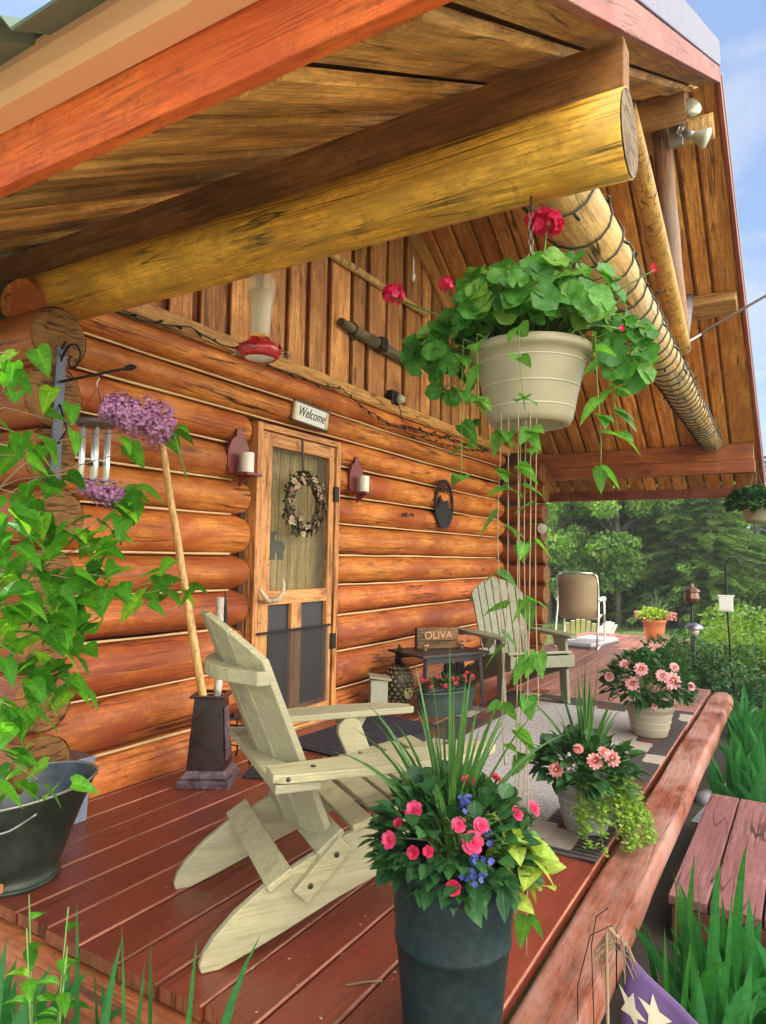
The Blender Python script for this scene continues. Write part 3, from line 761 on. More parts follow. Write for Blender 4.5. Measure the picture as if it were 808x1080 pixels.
# outer truss: horizontal tie log, king post, struts, purlin block
path = [(2.02 + .3 * i, .74 + .012 * n1(i * .4), 2.575 - .012 * i * .5 + .01 * n1(i * .3, 7)) for i in range(22)]
tie = MB().tube(path, [.128 - .0012 * i + .004 * n1(i * .5, 2) for i in range(22)], 24, seed=6.1, rough=.06).build('tie_log', M['tie'], cabin)
MB().tube([vl((4.98, .757, 4.24), (4.98, .625, 2.60), t / 8) + Vector((.012 * n1(t * .6, 4), .010 * n1(t * .5, 9), 0)) for t in range(9)], [.062, .064, .063, .06, .058, .056, .055, .054, .052], 16, seed=1.2, rough=.06).build('king_post', M['king'], cabin)
MB().tube([vl((3.30, .655, 3.34), (5.02, .63, 2.62), t / 8) for t in range(9)], [.046, .050, .053, .055, .056, .057, .058, .058, .058], 16, seed=8.2, rough=.06).build('strut', M['pole'], cabin)
MB().tube([vl((6.52, .775, 3.50), (5.12, .66, 2.66), t / 6) for t in range(7)], .055, 14, seed=5.2, rough=.06).build('strut', wood('blue_grey_strut_wood', (.16, .15, .17), (.24, .22, .24), (.06, .05, .05), 'Z', .7, .2, vary=.05), cabin)
MB().box((6.55, .60, 3.42), (.17, .44, .14), Matrix.Rotation(math.atan(.62), 3, 'Y')).build('purlin_block', wood('purlin_block_wood', (.36, .19, .06), (.46, .27, .10), (.1, .04, .01), 'Y', .6, .3, vary=.05), cabin, bevel=.01)
MB().tube([(5.85, .66, 2.93), (6.0, .58, 3.03), (6.1, .10, 3.30)], .011, 8).build('tie_rod', M['wire'], cabin)
MB().bar((5.80, .69, 2.90), (5.93, .62, 2.98), .04, .012).build('rod_bracket', M['grey_metal'], cabin)

# ------------------------------------------------------------------ screen door
door = bpy.data.objects.new('screen_door', None); COL.objects.link(door); door.parent = cabin; door.location = (0, .03, 0); door['label'] = 'wooden screen door with antler handle and dark mesh lower panels'
def dbox(name, x0, x1, z0, z1, y0, y1, mat, bevel=.004, parent=door):
    return MB().box(((x0 + x1) / 2, (y0 + y1) / 2, (z0 + z1) / 2), (x1 - x0, y1 - y0, z1 - z0)).build(name, mat, parent, bevel=bevel)
# outer casing
dbox('casing', 3.212, 3.262, 0, 1.985, 2.80, 2.97, M['door']); dbox('casing', 4.068, 4.118, 0, 1.985, 2.80, 2.97, M['door'])
dbox('casing', 3.262, 4.068, 1.945, 1.985, 2.802, 2.97, M['door_x'])
# leaf
dbox('stile', 3.270, 3.368, .03, 1.938, 2.815, 2.85, M['door']); dbox('stile', 4.000, 4.060, .03, 1.938, 2.815, 2.85, M['door'])
dbox('rail', 3.368, 4.000, 1.852, 1.938, 2.816, 2.85, M['door_x']); dbox('rail', 3.368, 4.000, .838, .928, 2.816, 2.85, M['door_x'])
dbox('rail', 3.368, 4.000, .03, .16, 2.816, 2.85, M['door_x']); dbox('mullion', 3.608, 3.718, .16, .838, 2.818, 2.848, M['door'])
dbox('screen', 3.369, 3.999, .929, 1.851, 2.835, 2.838, M['screen'], 0)
dbox('lower_panel', 3.369, 3.999, .161, .837, 2.8485, 2.853, plain('dark_panel', (.030, .030, .036), .6, var=.2), 0)
dbox('lower_screen', 3.36, 4.01, .14, .666, 2.800, 2.803, M['screen_low'], 0)
dbox('cross_bar', 3.24, 4.03, .664, .678, 2.778, 2.796, M['black_metal'], .002)
for z in (1.60, .55):
    h = dbox('hinge', 4.045, 4.10, z - .055, z + .055, 2.795, 2.812, M['black_metal'], .003)
# antler handle
p = [(3.36, 2.80, .868), (3.30, 2.765, .872), (3.255, 2.745, .895), (3.215, 2.745, .935), (3.20, 2.75, .955)]
q = [(3.36, 2.80, .868), (3.40, 2.765, .875), (3.425, 2.745, .92), (3.425, 2.74, .975), (3.41, 2.745, 1.01)]
MB().tube(p, [.017, .017, .015, .012, .005], 10).tube(q, [.017, .017, .014, .010, .004], 10).build('antler_handle', M['antler'], door)
nail = MB().ball((0, 0, 0), .0045, 6, 4).build('nail_head', M['black_metal'], door); nail.location = (3.29, 2.8145, 1.92)
for x in (3.29, 3.35, 4.02, 4.05):
    for z in (.1, .5, .75, .88, 1.1, 1.6, 1.88):
        c = nail.copy(); COL.objects.link(c); c.parent = door; c.location = (x + rnd(-.01, .01), 2.8145, z + rnd(-.02, .02))
# inner plank door behind the screen
mb = MB(); x = 3.27
while x < 4.07:
    w = .105; mb.box((x + w / 2, 2.945, 1.0), (w - .006, .03, 1.96)); x += w
inner = mb.build('inner_door', M['door_in'], door, bevel=.003)
dbox('window', 3.30, 3.46, 1.33, 1.66, 2.925, 2.932, plain('dark_door_glass', (.06, .075, .055), .2, var=.2), .003)
dbox('threshold', 3.22, 4.11, .004, .03, 2.80, 2.96, M['door_x'])

# ------------------------------------------------------------------ deck
deck = thing('porch_deck', 'red brown painted plank porch deck edged with a log, in front of the cabin', 'deck', (0, 0, 0))
mb = MB()
def board(x0, x1, y0, y1, dz, tm=0):
    e = .005
    pr = [(y0, -.038), (y0, -e), (y0 + e * .35, -e * .3), (y0 + e, 0), (y1 - e, 0), (y1 - e * .35, -e * .3), (y1, -e), (y1, -.038)]
    n = len(pr)
    vs = [(x0, a, b + dz) for a, b in pr] + [(x1, a, b + dz) for a, b in pr]
    b = len(mb.v); mb.v.extend(vs)
    for i in range(n):
        mb.f.append((b + i, b + (i + 1) % n, b + n + (i + 1) % n, b + n + i)); mb.m.append(1 if i in (1, 2) else tm); mb.sm.append(False)
    mb.f.append(tuple(b + i for i in range(n))); mb.m.append(2); mb.sm.append(False)
    mb.f.append(tuple(b + n + i for i in range(n - 1, -1, -1))); mb.m.append(2); mb.sm.append(False)
for k in range(-1, 14):
    y0 = .665 + .1667 * k; y1 = y0 + .1667 - rnd(.006, .010)
    if k == -1: continue
    if k == 13: y1 = 2.875
    xe = 6.98 if y1 < 1.36 else 11.2
    xs0 = 1.365 + rnd(-.012, .012)
    joints = sorted([rnd(2.6, 4.6)] + [rnd(5.3, 6.3)] + ([rnd(7.6, 9.2)] if xe > 8 else []))
    if k in (9,): joints[0] = 2.05
    cuts = [xs0] + joints + [xe]
    for a, b in zip(cuts[:-1], cuts[1:]): board(a, b - .003, y0, y1, rnd(-.0015, .0015), 3 if a > 5 else 0)
mb.build('decking', [M['deck'], M['deck_edge'], M['deck_end'], M['deck_worn']], deck)
def flat_log(name, path, rad, mat, top, sd, flatten=True, n=24):
    mb = MB().tube(path, rad, n, seed=sd, rough=.10)
    if flatten: mb.v = [(x, y, min(z, top + .005 * n1(x * 2.2, y * 3) + .003 * n1(x * 9, y * 4))) for x, y, z in mb.v]
    return mb.build(name, mat, deck)
path = [(1.36 + .25 * i, .563 + .006 * n1(i * .35, 2), -.066 + .004 * n1(i * .4, 8)) for i in range(22)] + [(6.86, .563, -.066), (6.93, .563, -.070), (6.955, .563, -.073)]
flat_log('edge_log', path, [.094 + .004 * n1(i * .7) for i in range(22)] + [.090, .076, .05], M['edge_log'], -.006, 3.3, n=44)
path = [(1.40 + .012 * n1(i * .5, 3), .50 + .22 * i, -.185 + .012 * n1(i * .45)) for i in range(13)]
flat_log('end_log', path, [.135 + .008 * n1(i * .8, 4) for i in range(13)], M['end_log'], -.042, 5.5)
MB().box((6.4, 2.1, -.12), (9.6, .05, .15)).box((6.4, 1.45, -.12), (9.6, .05, .15)).box((4.3, .9, -.12), (5.2, .05, .15)).box((11.18, 2.1, -.12), (.04, 1.4, .16)).box((9.1, 1.40, -.12), (4.2, .04, .16)).build('joist', M['plank'], deck)
for x in (1.6, 3.4, 5.2, 6.8, 9, 11):
    for y in (.8, 1.5, 2.6):
        if x > 7 and y < 1: continue
        MB().box((x, y, -.45), (.12, .12, .7)).build('footing', M['plank'], deck)

step = thing('wooden_step', 'low broad wooden step of cracked purple brown planks beside the deck log', 'step', (3.83, 0, -.20), R(-1.0))
mb = MB(); y = .455
for w in (.155, .19, .185, .20, .19):
    mb.box((rnd(-.006, .006), y - w / 2, -.02 + rnd(-.002, .002)), (1.46, w - .009, .04)); y -= w
mb.build('tread', M['step'], step, bevel=.005)
MB().box((-.70, -.02, -.125), (.04, .92, .165)).box((.70, -.02, -.125), (.04, .92, .165)).box((0, .42, -.125), (1.36, .04, .165)).box((0, -.45, -.125), (1.36, .04, .165)).build('riser', wood('dark_riser_wood', (.10, .03, .022), (.14, .045, .035), (.03, .01, .01), 'Y', .6, .3, vary=.1), step, bevel=.004)
# ------------------------------------------------------------------ text
def text_mesh(s, size, mat, name, parent, loc, rot, depth=.002, shear=0.0, xscale=1.0):
    cu = bpy.data.curves.new(name, 'FONT'); cu.body = s; cu.size = size; cu.extrude = depth; cu.align_x = 'CENTER'; cu.align_y = 'CENTER'; cu.shear = shear
    t = bpy.data.objects.new(name, cu); COL.objects.link(t)
    bpy.context.view_layer.update()
    me = bpy.data.meshes.new_from_object(t.evaluated_get(bpy.context.evaluated_depsgraph_get()))
    bpy.data.objects.remove(t)
    me.materials.clear(); me.materials.append(mat)
    o = bpy.data.objects.new(name, me); COL.objects.link(o); o.parent = parent; o.location = loc; o.rotation_euler = rot; o.scale = (xscale, 1, 1)
    return o

# ------------------------------------------------------------------ adirondack chairs
def adirondack(label, loc, rz, mat, nsl, sw, curve, tops, lean=.40, width=.272, leg_out=True, bracket=True):
    ch = thing('adirondack_chair', label, 'chair', loc, rz, 'adirondack chairs on the porch')
    W = width; th = .026
    P = [(0, 0), (.05, .0), (.14, .030), (.236, .066), (.40, .132), (.56, .185), (.93, .30), (.93, .415), (.56, .355), (.42, .315), (.318, .268), (.176, .205), (.09, .145), (.03, .088), (.004, .05), (-.006, .02)]
    for s in (-1, 1):
        MB().prism(P, s * W, s * (W - th), lambda a, b, t: (a, t, b)).build('stringer', mat, ch, bevel=.004)
    # front legs
    for s in (-1, 1):
        c0 = Vector((.865, 0, 0)) if leg_out else Vector((.83, 0, 0)); c1 = Vector((.645, 0, .490)) if leg_out else Vector((.79, 0, .50))
        d = (c1 - c0).normalized(); n = Vector((d.z, 0, -d.x)) * .05
        pts = [(c0 - n), (c0 + n), (c1 + n)] + [c1 + n * math.cos(a) + d * .05 * math.sin(a) * .8 for a in (R(45), R(90), R(135))] + [(c1 - n)]
        poly = [(p.x, p.z if i > 1 else max(p.z, 0) * 0) for i, p in enumerate(pts)]
        lg = MB().prism(poly, s * (W + .001), s * (W + .030), lambda a, b, t: (a, t, b)).build('front_leg', mat, ch, bevel=.005)
        for q in ((c1.x, c1.z), (.77, .26)): MB().ball((q[0], s * (W + .03), q[1]), .010, 8, 5, sc=(1, .4, 1)).build('bolt', M['dark_metal'], lg)
    def top(u):
        for (a, za), (b, zb) in (((.42, .315), (.56, .355)), ((.56, .355), (.93, .415))):
            if u <= b: return za + (zb - za) * (u - a) / (b - a)
        return .415
    for k in range(6):
        u = .475 + .083 * k; sl = math.atan2(top(u + .03) - top(u - .03), .06)
        MB().box((u, 0, top(u) + .012), (.070, 2 * W + .03, .021), Matrix.Rotation(-sl, 3, 'Y')).build('seat_slat', mat, ch, bevel=.004)
    MB().box((.945, 0, .36), (.022, 2 * W + .03, .09)).build('front_rail', mat, ch, bevel=.004)
    MB().box((.372, 0, .301), (.100, 2 * W + .02, .022), Matrix.Rotation(-math.atan2(.06, .075), 3, 'Y')).build('rear_seat_board', mat, ch, bevel=.004)
    MB().bar((.215, -W - .018, .222), (.215, W + .01, .238), .085, .022, up=(-.52, 0, .85)).build('rear_stretcher', mat, ch, bevel=.004)
    if bracket:
        for s in (-1, 1):
            b = MB().bar((.275, s * (W + .013), .165), (.415, s * (W + .013), .300), .024, .062, up=(-.7, 0, .72)).build('side_brace', mat, ch, bevel=.004)
            for q in ((.385, .272), (.305, .195)): MB().ball((q[0], s * (W + .026), q[1]), .009, 8, 5, sc=(1, .4, 1)).build('bolt', M['dark_metal'], b)
    # back: slats set on a curve
    HW = nsl * sw / 2 + .012
    def bu(v, w): return .395 - lean * (w - .33) - curve * (1 - (v / HW) ** 2)
    pitch_ = 2 * HW / nsl
    for k in range(nsl):
        vc = -HW + pitch_ * (k + .5); tl, tr = tops(vc - sw / 2), tops(vc + sw / 2)
        mb = MB()
        fan = .06
        rows = [(.30, 0, 0), (.55, 0, 0), (.78, 0, 0), (None, 0, 0)]
        vs = []
        for i, w0 in enumerate((.30, .5, .7, 1.0)):
            for side in (-1, 1):
                v = vc + side * (sw / 2 - .002)
                w = w0 if w0 < 1 else (tl if side < 0 else tr)
                vv = v * (1 - .10 + .22 * (w - .3))
                u = bu(v, w)
                vs += [(u, vv, w), (u - .020, vv, w - .007)]
        fs = []
        for i in range(3):
            a = i * 4; b = a + 4
            fs += [(a, a + 2, b + 2, b), (a + 1, b + 1, b + 3, a + 3), (a, b, b + 1, a + 1), (a + 2, a + 3, b + 3, b + 2)]
        fs += [(0, 1, 3, 2), (12, 14, 15, 13)]
        mb.add(vs, fs); mb.build('back_slat', mat, ch, bevel=.003)
    def arc(z0, z1, ve, d_in, d_out, d_edge, name):
        zc = (z0 + z1) / 2; N = 10; inner = []; outer = []
        for i in range(N + 1):
            v = -ve + 2 * ve * i / N; u = bu(max(-HW, min(HW, v)), zc) - .022
            inner.append((u, v)); outer.append((u - lerp(d_edge, d_out, 1 - (v / ve) ** 2), v))
        poly = inner + outer[::-1]
        return MB().prism(poly, z0, z1, lambda a, b, t: (a, b, t)).build(name, mat, ch, bevel=.004)
    arc(.775, .818, HW + .006, 0, .055, .040, 'upper_brace')
    zc = .515; N = 12
    outer = []
    ve_ = .30
    outer = [(.165, -.385), (.172, 0), (.18, ve_)]
    inner = [(.30, ve_), (.30, HW + .01)] + [(bu(HW - 2 * HW * i / 8, zc) - .021, HW - 2 * HW * i / 8) for i in range(9)] + [(.30, -HW - .01), (.30, -.385)]
    MB().prism(outer + inner, .500, .526, lambda a, b, t: (a, b, t)).build('arm_brace', mat, ch, bevel=.004)
    for s in (-1, 1):
        A = ([(.165, .28), (.16, .375), (.19, .39)] if s < 0 else [(.25, .285), (.25, .36), (.27, .385)]) + [ (.45, .412), (.62, .412), (.80, .395), (.90, .350), (.928, .325), (.928, .272), (.915, .262), (.60, .268), (.40, .268), (.28, .275)]
        a = MB().prism([(u, s * v) for u, v in A], .528, .553, lambda p, q, t: (p, q, t)).build('arm', mat, ch, bevel=.004)
        MB().ball((.29, s * .34, .553), .010, 8, 5, sc=(1, 1, .4)).build('bolt', M['dark_metal'], a)
        if s < 0: MB().ball((.20, s * .388, .541), .008, 8, 5).build('bolt', M['dark_metal'], a)
        MB().prism([(.60, .53), (.74, .53), (.70, .46), (.66, .44)], s * (W + .031), s * (W + .095), lambda p, q, t: (p, t, q)).build('arm_bracket', mat, ch, bevel=.004)
    return ch
adirondack('cream yellow slatted adirondack chair in the foreground turned away towards the rug', (1.6045, 1.6505, 0), R(-34.8), M['chair_y'], 5, .096, .088,
           lambda v: .985 - 2.0 * v * v - .03 * abs(v), lean=.42)
adirondack('grey green fan back adirondack chair facing the camera beside the black table', (5.89, 2.41, 0), R(-130.1), M['chair_g'], 7, .068, .02,
           lambda v: .985 - 2.1 * v * v, lean=.34, leg_out=False, bracket=False)

# ------------------------------------------------------------------ rug, mats
def rounded(o, *a): return o
def sheet(name, label, cat, cx, cy, sx, sy, th, mat, rz=0.0, wav=.002, edge=None, z=.0035):
    mb = MB(); nx, ny = max(4, int(sx / .08)), max(4, int(sy / .08)); vs = []; fs = []
    for i in range(nx + 1):
        for j in range(ny + 1):
            x = -sx / 2 + sx * i / nx; y = -sy / 2 + sy * j / ny
            vs.append((x + .008 * n1(y * 3, 3) * (i in (0, nx)), y + .008 * n1(x * 3, 9) * (j in (0, ny)), th + wav * n1(x * 4, y * 4)))
    k = len(vs)
    vs += [(x, y, 0) for x, y, z_ in vs]
    q = lambda i, j: i * (ny + 1) + j
    for i in range(nx):
        for j in range(ny): fs.append((q(i, j), q(i + 1, j), q(i + 1, j + 1), q(i, j + 1)))
    for i in range(nx):
        fs.append((q(i, 0), k + q(i, 0), k + q(i + 1, 0), q(i + 1, 0))); fs.append((q(i, ny), q(i + 1, ny), k + q(i + 1, ny), k + q(i, ny)))
    for j in range(ny):
        fs.append((q(0, j), q(0, j + 1), k + q(0, j + 1), k + q(0, j))); fs.append((q(nx, j), k + q(nx, j), k + q(nx, j + 1), q(nx, j + 1)))
    mb.add(vs, fs)
    o = mb.build(name, mat); o.location = (cx, cy, z); o.rotation_euler = (0, 0, rz)
    return tag(o, label, cat)
sheet('area_rug', 'large woven grey rug with dark patterned border across the porch deck', 'rug', 4.28, 1.40, 3.05, 1.46, .008, M['rug'])
sheet('door_mat', 'dark blue ribbed mat on the deck before the screen door', 'mat', 3.83, 2.40, 1.0, .56, .010, M['mat'], R(-4))
sheet('boot_mat', 'small black mesh mat beside the cream chair back', 'mat', 2.93, 2.44, .30, .20, .008, M['mat'], R(22))

# ------------------------------------------------------------------ stand, sticks, box, scuttle
st = thing('cane_stand', 'tall tapered dark lacquered stand holding wooden sticks by the log wall', 'stand', (2.63, 2.58, 0), R(-60))
def frustum(mb, z0, z1, w0, w1, mi=0):
    a, b = w0 / 2, w1 / 2
    mb.add([(-a, -a, z0), (a, -a, z0), (a, a, z0), (-a, a, z0), (-b, -b, z1), (b, -b, z1), (b, b, z1), (-b, b, z1)],
           [(0, 1, 5, 4), (1, 2, 6, 5), (2, 3, 7, 6), (3, 0, 4, 7)], mi)
mb = MB(); frustum(mb, .075, .425, .188, .140); frustum(mb, .425, .09, .128, .17)
b_ = mb.build('body', [M['stand_black']], st)
mb = MB(); mb.box((0, 0, .018), (.262, .262, .036)); frustum(mb, .036, .05, .235, .235); frustum(mb, .05, .078, .225, .19); mb.box((0, 0, .043), (.235, .235, .014)); mb.build('plinth', M['plum_black'], st, bevel=.004)
mb = MB()
for s in (-1, 1):
    mb.box((s * .078, 0, .437), (.022, .178, .016)); mb.box((0, s * .078, .437), (.134, .022, .016))
mb.build('rim', M['stand_black'], st, bevel=.003)
MB().box((.086, 0, .25), (.004, .10, .26), Matrix.Rotation(R(-3.9), 3, 'Y')).build('side_panel', M['plum_black'], st, bevel=.002)
def stick(name, label, a, b, r0, r1, mat, wig=.012, knots=3, sd=0):
    p = [vl(a, b, t / 14) + Vector((wig * n1(t * .35, sd), wig * n1(t * .35, sd + 9), 0)) for t in range(15)]
    r = [lerp(r0, r1, t / 14) * (1 + .16 * max(0, n1(t * .9, sd + 4))) for t in range(15)]
    return tag(MB().tube(p, r, 12, seed=sd, rough=.12).build(name, mat), label, 'stick')
stick('walking_stick', 'long peeled honey coloured pole leaning from the dark stand to the wall', (2.625, 2.545, .10), (2.425, 2.81, 1.78), .0225, .017, M['stick'], sd=3)
stick('birch_stick', 'short birch stick with spotted white bark standing in the dark stand', (2.66, 2.57, .10), (2.70, 2.61, .93), .020, .018, M['birch'], sd=8)
o = stick('dark_stick', 'thin dark forked stick behind the birch stick in the stand', (2.68, 2.61, .10), (2.79, 2.66, .86), .013, .010, M['driftwood'], sd=5)
mb = MB().tube([(2.79, 2.66, .85), (2.80, 2.67, .90), (2.785, 2.66, .96)], [.010, .008, .002], 8).tube([(2.79, 2.66, .85), (2.77, 2.65, .89), (2.775, 2.65, .92)], [.008, .006, .002], 8)
mb.build('fork', M['driftwood'], o)
ip = thing('iron_plant_stand', 'low wrought iron stand with thin legs behind the lacquered cane stand', 'plant stand', (2.99, 2.68, 0), R(20))
MB().tube([(.10 * math.cos(a * PI / 10), .10 * math.sin(a * PI / 10), .215) for a in range(21)], .006, 6, caps=False).build('ring', M['black_metal'], ip)
MB().tube([(.075 * math.cos(a * PI / 10), .075 * math.sin(a * PI / 10), .10) for a in range(21)], .004, 6, caps=False).build('lower_ring', M['black_metal'], ip)
for k in range(4):
    a = PI / 4 + k * PI / 2; c, s = math.cos(a), math.sin(a)
    MB().tube([(.10 * c, .10 * s, .215), (.075 * c, .075 * s, .10), (.085 * c, .085 * s, .03), (.10 * c, .10 * s, .002)], .0055, 6).build('leg', M['black_metal'], ip)

bx = thing('milk_box', 'blue grey metal box with dark lid against the log wall', 'box', (1.84, 2.735, 0))
MB().prism([(-.125, 0), (.125, 0), (.138, .25), (-.138, .25)], -.095, .095, lambda a, b, t: (a, t, b)).build('body', M['bluebox'], bx, bevel=.004)
MB().box((0, 0, .262), (.292, .205, .022)).build('lid', M['bluebox_lid'], bx, bevel=.004)
MB().box((0, -.1035, .258), (.296, .004, .03)).build('lid_edge', M['bluebox'], bx, bevel=.001)

sc_ = thing('coal_scuttle', 'large blackened galvanised coal scuttle with flared rim at the deck corner', 'bucket', (1.49, 2.40, 0), R(-40))
def flare(z):
    return .135 + .02 * min(1, z / .05) + .085 * max(0, (z - .05) / .30) ** 1.25
def scut(p, a):
    k = max(0, p.z / .35); p = Vector((p.x, p.y, p.z * .84))
    lip = .5 + .5 * math.cos(a)
    return Vector((p.x * (1 + .10 * k * lip), p.y * (1 - .02 * k), p.z + .05 * k * k * lip - .015 * k * (1 - lip)))
prof = [(.150, 0), (.154, .02), (.150, .035), (.142, .05)] + [(flare(z), z) for z in (.08, .13, .18, .23, .28, .33, .355)]
MB().lathe(prof, n=44, f=scut).build('body', M['scuttle_out'], sc_, recalc=False)
MB().lathe([(r - .004, z) for r, z in prof[3:]][::-1] + [(.0, .05)], n=44, f=scut).build('inner_wall', M['scuttle'], sc_, recalc=False)
ring = [scut(Vector((flare(.357) * math.cos(a), flare(.357) * math.sin(a), .357)), a) for a in [2 * PI * k / 44 for k in range(45)]]
MB().tube(ring, .0055, 6, caps=False).build('rim', M['scuttle_rim'], sc_)
base = [Vector((.153 * math.cos(a), .153 * math.sin(a), .012)) for a in [2 * PI * k / 40 for k in range(41)]]
MB().tube(base, .007, 6, caps=False).build('foot_ring', M['scuttle_out'], sc_)
mb = MB()
for k in range(7):
    a = R(-102 + k * 1.8); mb.box((.156 * math.cos(a), .156 * math.sin(a), .035 + .006 * n1(k)), (.004, .006, .03 + .012 * n1(k * .7, 4)), rz_m(a))
mb.build('rust_patch', M['rust'], sc_)
p = [(flare(.3) * .98 * math.sin(t), flare(.3) * math.cos(t) * 1.0, .30 - .28 * 0 + .05 * math.sin(t)) for t in ()]
MB().tube([(-.10 + .2 * k / 10, -.245 + .01 * math.sin(k), .30 - .05 * math.sin(PI * k / 10)) for k in range(11)], .004, 6).build('bail_handle', M['scuttle_rim'], sc_)

# ------------------------------------------------------------------ little table and what stands on and under it
tb = thing('side_table', 'small black table with splayed legs beside the grey chair', 'table', (4.92, 2.41, 0), R(-24.6))
MB().box((0, 0, .420), (.66, .46, .020)).build('tabletop', M['tabletop'], tb, bevel=.004)
MB().box((0, -.19, .385), (.56, .016, .05)).box((0, .19, .385), (.56, .016, .05)).build('apron', M['tabletop'], tb, bevel=.002)
for sx in (-1, 1):
    for sy in (-1, 1):
        MB().bar((sx * .27, sy * .18, .41), (sx * .30, sy * .20, 0), .028, .028).build('leg', M['tabletop'], tb, bevel=.003)
sg = thing('name_sign', 'small brown wooden block sign with pale carved letters on the black table', 'sign', (4.985, 2.455, .432), R(-35))
MB().box((0, 0, .083), (.37, .035, .166)).build('board', M['table_sign'], sg, bevel=.004)
MB().box((-.188, -.001, .083), (.010, .042, .170)).build('end_strip', M['tabletop'], sg, bevel=.002)
text_mesh('OLIVA', .080, M['table_text'], 'lettering', sg, (0.0, -.0185, .105), (R(90), 0, 0), xscale=1.12)
text_mesh('COFFEE', .045, M['table_ink'], 'small_lettering', sg, (.01, -.0185, .045), (R(90), 0, 0), xscale=1.1)
def mini_pot(label, loc):
    t = thing('mini_pot', label, 'plant pot', loc, 0, 'tiny plant pots on the black table')
    MB().lathe([(.0, .0), (.016, 0), (.023, .038), (.026, .038), (.027, .050), (.022, .050), (.021, .042), (.0, .042)], n=16).build('pot', M['terracotta_pale'], t)
    mb = MB()
    for k in range(26):
        a = rnd(0, 2 * PI); d = Vector((math.cos(a) * rnd(.2, 1), math.sin(a) * rnd(.2, 1), rnd(.5, 1.4)))
        leaf(mb, Vector((0, 0, .042)) + Vector((rnd(-.01, .01), rnd(-.01, .01), 0)), d, rnd(.02, .035), .007)
    mb.build('succulent', M['dark_leaf'], t)
# birdhouse shaped like an outhouse
bh = thing('outhouse_birdhouse', 'weathered green outhouse shaped birdhouse with crescent moon on the deck', 'birdhouse', (4.43, 2.665, 0), R(-52))
MB().box((0, 0, .125), (.125, .14, .25)).build('body', M['outhouse'], bh, bevel=.003)
MB().box((.008, 0, .262), (.165, .175, .016), Matrix.Rotation(R(7), 3, 'Y')).build('roof', M['outhouse_roof'], bh, bevel=.003)
dd = MB().box((.0645, -.024, .122), (.006, .040, .215)).box((.0645, .020, .122), (.006, .040, .215)).build('door', M['outhouse'], bh, bevel=.002)
moon = [(math.cos(a) * .016, math.sin(a) * .016) for a in [R(60 + 240 * k / 12) for k in range(13)]]
moon += [(math.cos(a) * .013 + .008, math.sin(a) * .013) for a in [R(288 - 216 * k / 10) for k in range(11)]]
MB().prism(moon, .068, .0695, lambda a, b, t: (t, a + .004, b + .19)).build('crescent_moon', M['hole'], dd)
# metal pineapple
pn = thing('metal_pineapple', 'tall dark metal pineapple lantern with spiky crown on the deck', 'ornament', (4.665, 2.62, 0))
prof = [(0, 0), (.075, 0), (.08, .012), (.06, .03), (.085, .06), (.105, .12), (.112, .18), (.105, .24), (.085, .29), (.055, .325), (.03, .335)]
MB().lathe(prof, n=24).build('body', M['pine_metal'], pn)
mb = MB()
for i in range(9):
    z = .065 + i * .030; r = [.088, .100, .109, .113, .113, .110, .102, .088, .068][i]
    for k in range(14):
        a = 2 * PI * (k + .5 * (i % 2)) / 14; d = Vector((math.cos(a), math.sin(a), .2)); s_ = Vector((-math.sin(a), math.cos(a), 0)); c = Vector((r * math.cos(a), r * math.sin(a), z))
        mb.add([c - s_ * .020, c + Vector((0, 0, -.018)) + d * .004, c + s_ * .020, c + Vector((0, 0, .018)), c + d * .014], [(0, 1, 4), (1, 2, 4), (2, 3, 4), (3, 0, 4)])
mb.build('scales', M['pine_shell'], pn)
a0 = R(215)
mb = MB(); mb.disc((.113 * math.cos(R(-110)), .113 * math.sin(R(-110)), .13), .045, 16, nrm=(math.cos(R(-110)), math.sin(R(-110)), .1)); mb.build('oval_panel', M['pine_panel'], pn)
def leaf(mb, p, d, L, W, droop=.25, fold=.25, seg=3, shape='oval', mi=0, twist=0.0, up=None):
    """one curved, folded leaf as a strip of faces"""
    p = Vector(p); d = Vector(d).normalized()
    sd_ = d.cross(Vector((0, 0, 1)) if up is None else up)
    if sd_.length < .05: sd_ = d.orthogonal()
    sd_.normalize(); u = sd_.cross(d).normalized()
    if twist:
        q = Matrix.Rotation(twist, 3, d); sd_ = q @ sd_; u = q @ u
    n = seg + 2
    vs = []; cols = []
    for i in range(n + 1):
        t = i / n
        if shape == 'oval': k = math.sin(PI * t ** .85)
        elif shape == 'heart': k = math.sin(PI * (t * .97 + .03) ** .52) ** .8 if t < 1 else 0
        elif shape == 'round': k = math.sqrt(max(0, 1 - (2 * t - 1) ** 2))
        else: k = min(1, .6 + t * 1.4) * (1 - t ** 2.2)
        c = p + d * (L * t) - Vector((0, 0, 1)) * (droop * L * t * t)
        cols += [(1, t), (0, t), (1, t)]
        w = W * .5 * k; bk = d * (L * .10 * (1 - t) if shape == 'heart' else 0)
        vs += [c - sd_ * w + u * (w * fold) - bk, c, c + sd_ * w + u * (w * fold) - bk]
    fs = []
    for i in range(n):
        a = i * 3
        fs += [(a, a + 1, a + 4, a + 3), (a + 1, a + 2, a + 5, a + 4)]
    mb.add(vs, fs, mi, True, cols)
mb = MB()
for k in range(34):
    a = k * 2.4; t = k / 34
    d = Vector((math.cos(a) * (1.1 - t), math.sin(a) * (1.1 - t), .55 + 1.2 * t)); leaf(mb, (0, 0, .325 + .05 * t), d, .10 + .03 * t, .022, droop=.5 * (1 - t), seg=3, shape='blade')
mb.build('crown', M['pine_metal'], pn)
mini_pot('tiny clay pot with sprig at the left end of the brown block sign', (4.795, 2.465, .4315))
mini_pot('tiny clay pot with sprig at the right end of the brown block sign', (5.115, 2.300, .4315))
dw = thing('driftwood_piece', 'jagged dark weathered driftwood stump standing behind the black table', 'driftwood', (5.42, 2.50, 0), R(-30))
mb = MB()
